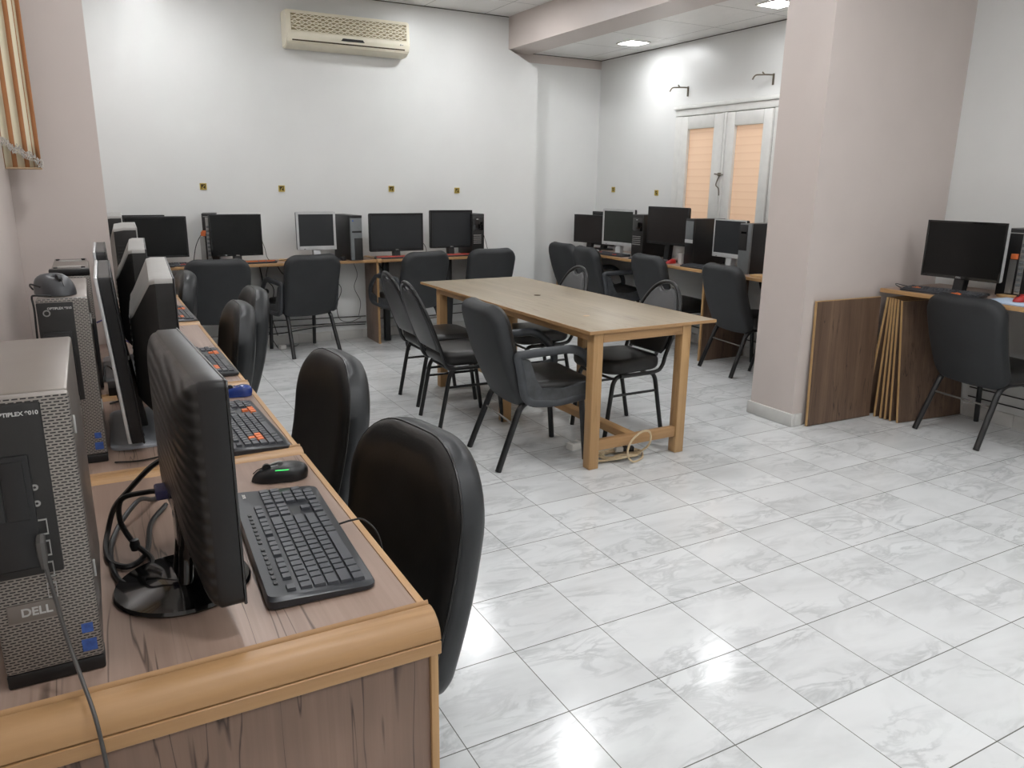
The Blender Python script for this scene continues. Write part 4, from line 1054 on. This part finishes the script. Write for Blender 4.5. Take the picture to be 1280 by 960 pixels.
b = nb(); box(b, -1.03, -.955, 1.10, 1.19, H + .0005, H + .03, .003); tag(obj('adapter_box', b, 'blk'), 'black adapter box on the left desk at the pine joint', 'adapter')

# ---------------------------------------------------------------- cables
def cable(pts, r, mat, label, name='cable', n=6, seg=6, group=None):
    b = nb(); tube(b, catmull(pts, n), r, seg); return tag(obj(name, b, mat), label, 'cable', group)
cable([(-.938, -.06, .93), (-.975, -.05, .91), (-1.02, -.03, .86), (-1.045, .0, .82), (-1.06, .0, .775), (-1.065, -.05, .764), (-1.058, -.11, .764), (-1.03, -.14, .764), (-1.00, -.10, .766), (-.985, .03, .764), (-.95, .12, .763)], .005, 'cable', 'thick black power cable looping behind the front monitor', 'power_cable')
vg = thing('video_cable', 'black video cable with purple plug in the back of the front monitor', 'cable', (0, 0, 0))
b = nb(); tube(b, catmull([(-.968, -.14, .893), (-.99, -.13, .892), (-1.03, -.10, .875), (-1.036, -.09, .83), (-1.02, -.10, .79), (-.995, -.13, .766), (-1.0, -.19, .764), (-1.03, -.21, .7635), (-1.052, -.17, .7635), (-1.058, -.06, .764), (-1.04, .03, .772), (-1.0, .10, .79), (-.97, .16, .764), (-.93, .2, .7625)], 6), .0048, 8); obj('cord', b, 'cable', vg)
b = nb(); lathe(b, [(0, -.012), (.007, -.010), (.009, 0), (.007, .010), (0, .012)], 12, -1.018, -.103, .786); obj('ferrite', b, 'blk', vg)
b = nb(); box(b, -.978, -.938, -.162, -.118, .884, .902, .004); obj('plug', b, 'purple', vg)
us = thing('usb_cable', 'grey cable plugged into the front tower hanging over the desk edge', 'cable', (0, 0, 0))
b = nb(); tube(b, catmull([(-1.127, -.447, .965), (-1.125, -.456, .94), (-1.12, -.462, .90), (-1.112, -.475, .84), (-1.10, -.505, .79), (-1.09, -.545, .765), (-1.085, -.56, .72), (-1.08, -.565, .62), (-1.075, -.57, .5), (-1.07, -.57, .3), (-1.07, -.60, .006)], 6), .0026, 8); obj('cord', b, 'ucable', us)
b = nb(); tube(b, [(-1.127, -.4385, .972), (-1.127, -.450, .966), (-1.1265, -.455, .952), (-1.126, -.458, .935)], [.0055, .006, .006, .0035], 8); obj('plug', b, 'ucable', us)
cable([(-1.12, .50, 1.16), (-1.15, .49, 1.164), (-1.158, .50, 1.158), (-1.156, .49, 1.13), (-1.158, .485, 1.05), (-1.155, .482, .95), (-1.15, .48, .8), (-1.15, .47, .762)], .0022, 'cable', 'thin black mouse cord hanging down the front of the second tower')
cable([(-1.158, .585, 1.166), (-1.162, .57, 1.175), (-1.158, .53, 1.185), (-1.14, .51, 1.18)], .002, 'cable', 'short loop of black cord beside the mouse on the tower')
cable([(-.84, .06, .762), (-.82, .10, .763), (-.80, .09, .763)], .002, 'cable', 'thin cord under the back corner of the front keyboard')
cable([(-.66, -.15, .770), (-.635, -.155, .775), (-.612, -.16, .772), (-.59, -.18, .74), (-.585, -.2, .66)], .0022, 'cable', 'thin black cord running from the front keyboard over the desk edge')
cable([(-1.035, .445, .762), (-.98, .43, .762), (-.92, .445, .762), (-.87, .45, .762)], .0022, 'cable', 'thin black cord across the desk in front of the grey stand plate')
cable([(-1.03, 1.0, .763), (-.99, 1.02, .764), (-.95, .99, .764), (-.90, 1.02, .764)], .003, 'cable', 'black cords at the second pine joint behind the thin monitor')
cable([(-1.035, 1.14, .80), (-1.03, 1.18, .84), (-1.01, 1.21, .82), (-.99, 1.16, .79), (-1.02, 1.10, .765)], .0024, 'cable', 'tangled thin black cords beside the upside down tower')
cable([(-.885, 1.0, .93), (-.90, 1.06, .90), (-.93, 1.10, .84), (-.92, 1.14, .80), (-.88, 1.16, .79)], .004, 'cable', 'thick black cord hanging behind the second monitor of the left desk')
cable([(-1.04, 1.75, .89), (-1.0, 1.78, .90), (-.97, 1.82, .89), (-.955, 1.85, .85), (-.96, 1.90, .80), (-.93, 1.95, .764)], .003, 'bluec', 'blue network cable by the left pier')
# wires behind and under the back desk
cable([(-.30, 5.28, .77), (-.28, 5.20, .90), (-.24, 5.15, .99), (-.21, 5.14, 1.01)], .003, 'cable', 'black cord rising to the orange plug beside the second back desk monitor')
b = nb(); box(b, -.235, -.205, 5.12, 5.145, 1.0, 1.025, .003); tag(obj('cable_plug', b, 'orange'), 'orange plug in the open tower on the back desk', 'plug')
cable([(-.35, 5.2, .763), (-.28, 5.12, .765), (-.22, 5.18, .80), (-.18, 5.11, .765)], .003, 'cable', 'black cords lying between the first two monitors on the back desk')
cable([(.24, 5.2, .93), (.26, 5.2, .86), (.27, 5.18, .79), (.30, 5.12, .764), (.42, 5.10, .775), (.47, 5.14, .765)], .0025, 'cable', 'black cord to the right of the second back desk monitor')
cable([(2.24, 5.22, 1.03), (2.30, 5.22, 1.00), (2.33, 5.2, .90), (2.35, 5.15, .77), (2.40, 5.13, .762)], .0025, 'cable', 'thin cord arching beside the black tower at the end of the back desk')
cable([(1.64, 5.18, .90), (1.70, 5.2, .86), (1.72, 5.2, .80), (1.66, 5.1, .764), (1.78, 5.1, .764)], .003, 'cable', 'black cords between the last two back desk monitors')
for k, (z0, z1, x0, x1) in enumerate(((.235, .205, -.2, 1.16), (.175, .150, -.1, 1.16), (.115, .128, .0, 1.15), (.27, .25, 1.19, 2.9), (.175, .165, 1.19, 2.95))):
    cable([(x0, YB - .02, z0), (x0 + .3 * (x1 - x0), YB - .024, z0 - .012), (x0 + .65 * (x1 - x0), YB - .022, z1 + .008), (x1, YB - .02, z1)], .0042, 'cable',
          ['uppermost black wire along the back wall left of the end panel', 'middle black wire along the back wall left of the end panel', 'lowest black wire just above the back wall skirting', 'upper black wire along the back wall right of the end panel', 'lower black wire along the back wall right of the end panel'][k], 'wall_wire', group='wires along the back wall')
for k, (z0, ya, yb) in enumerate(((.25, 1.95, 5.4), (.15, 1.95, 5.4), (.27, -.6, 1.23), (.19, -.6, 1.23), (.13, -.6, 1.23))):
    cable([(XR - .02, ya, z0 - .01), (XR - .024, ya + .4 * (yb - ya), z0), (XR - .02, yb, z0 + .006)], .0042, 'cable',
          ['upper black wire along the wall beneath the window desk', 'lower black wire along the wall beneath the window desk', 'uppermost black wire on the wall under the higher right desk', 'middle black wire on the wall under the higher right desk', 'lowest black wire on the wall under the higher right desk'][k], 'wall_wire', group='wires along the right wall')
cable([(.22, 5.3, .73), (.24, 5.29, .55), (.20, 5.3, .35), (.26, 5.25, .12), (.31, 5.2, .006)], .004, 'cable', 'black cord hanging beneath the back desk beside the chair at the silver monitor', group='cords hanging under the back desk')
cable([(.30, 5.3, .73), (.27, 5.28, .60), (.33, 5.3, .50), (.29, 5.28, .30), (.33, 5.26, .10)], .0035, 'cable', 'second black cord hanging beneath the back desk beside that cord', group='cords hanging under the back desk')
cable([(.36, 5.3, .73), (.40, 5.29, .65), (.44, 5.29, .60), (.46, 5.3, .45)], .0035, 'cable', 'slanting black cord beneath the back desk behind the chair', group='cords hanging under the back desk')
cable([(.86, 5.3, .73), (.87, 5.3, .58), (.93, 5.31, .47), (.88, 5.3, .33), (.90, 5.3, .20), (1.0, 5.3, .17), (1.1, 5.3, .20)], .003, 'cable', 'looping black cord beneath the grey fronted tower', group='cords hanging under the back desk')
cable([(1.04, 5.3, .73), (1.08, 5.3, .60), (1.05, 5.31, .48), (1.10, 5.3, .35), (1.08, 5.3, .22)], .0025, 'cable', 'thin black cord hanging just left of the upright end panel', group='cords hanging under the back desk')
cable([(1.26, 5.25, .70), (1.33, 5.25, .62), (1.42, 5.25, .56), (1.5, 5.25, .5)], .004, 'cable', 'black cord sloping under the back desk right of the end panel', group='cords hanging under the back desk')
cable([(1.70, 5.25, .66), (1.76, 5.25, .56), (1.86, 5.25, .49), (1.96, 5.25, .50)], .004, 'cable', 'black cord drooping between two chairs under the back desk', group='cords hanging under the back desk')
cable([(3.72, 3.52, .73), (3.73, 3.53, .6), (3.72, 3.55, .4)], .0035, 'cable', 'black cord hanging under the window desk below the pale panel tower')
cable([(3.72, 3.40, .73), (3.73, 3.40, .55), (3.72, 3.43, .38)], .0035, 'cable', 'second black cord hanging under the window desk nearer the pier')
cable([(3.60, 2.72, .73), (3.58, 2.62, .70), (3.56, 2.55, .55), (3.58, 2.5, .40), (3.62, 2.6, .30)], .004, 'cable', 'black cord looping under the window desk beside the pier')
cable([(3.34, 1.47, .8245), (3.33, 1.50, .84), (3.36, 1.52, .845), (3.42, 1.49, .83), (3.47, 1.45, .825)], .0025, 'cable', 'black keyboard cord looped on the higher right desk')
ad = thing('wall_adapter', 'white adapter plug on the floor beneath the back desk', 'plug', (.34, 5.14, .0), R(20))
b = nb(); box(b, -.03, .03, -.02, .02, .001, .04, .008); obj('body', b, 'white', ad)
b = nb(); tube(b, catmull([(.03, 0, .02), (.08, .03, .012), (.14, .02, .006), (.2, .06, .006)], 5), .003, 6); obj('cord', b, 'cable', ad)
pb = thing('power_block', 'black power block hanging beneath the back desk left of a chair', 'adapter', (.215, 5.22, .50), 0)
b = nb(); pad(b, rrect(.055, -.035, .035, .025, .025, 5), rough_edge(.045, .018, 3), lambda u, w, d: Vector((u, w, d)), 0, 0, 2); obj('body', b, 'blk', pb)
b = nb(); tube(b, catmull([(0, 0, .02), (.01, .01, .1), (0, .02, .2), (.01, .03, .232)], 4), .004, 6); obj('cord', b, 'cable', pb)

# ---------------------------------------------------------------- camera, world, view
cam = bpy.data.cameras.new('camera'); co = bpy.data.objects.new('camera', cam); C.objects.link(co); S.camera = co
cam.sensor_width = 36; cam.lens = 955.637 / 1280 * 36; cam.clip_start = .02
yaw, pitch, roll = .500534, .256807, -.012456
cy, sy = math.cos(yaw), math.sin(yaw)
F = Vector((sy * math.cos(pitch), cy * math.cos(pitch), -math.sin(pitch))); r0 = Vector((cy, -sy, 0)); d0 = F.cross(r0)
rt = r0 * math.cos(roll) + d0 * math.sin(roll); dn = r0 * -math.sin(roll) + d0 * math.cos(roll)
mw = Matrix((rt, -dn, -F)).transposed().to_4x4(); mw.translation = Vector((-1.02813, -1.52300, 1.42109)); co.matrix_world = mw
w = bpy.data.worlds.new('room_air'); S.world = w; w.use_nodes = True
w.node_tree.nodes['Background'].inputs[0].default_value = (.8, .86, 1, 1); w.node_tree.nodes['Background'].inputs[1].default_value = .3
S.view_settings.view_transform = 'Standard'; S.view_settings.look = 'None'; S.view_settings.gamma = 1; S.view_settings.use_curve_mapping = False
S.view_settings.exposure = .95
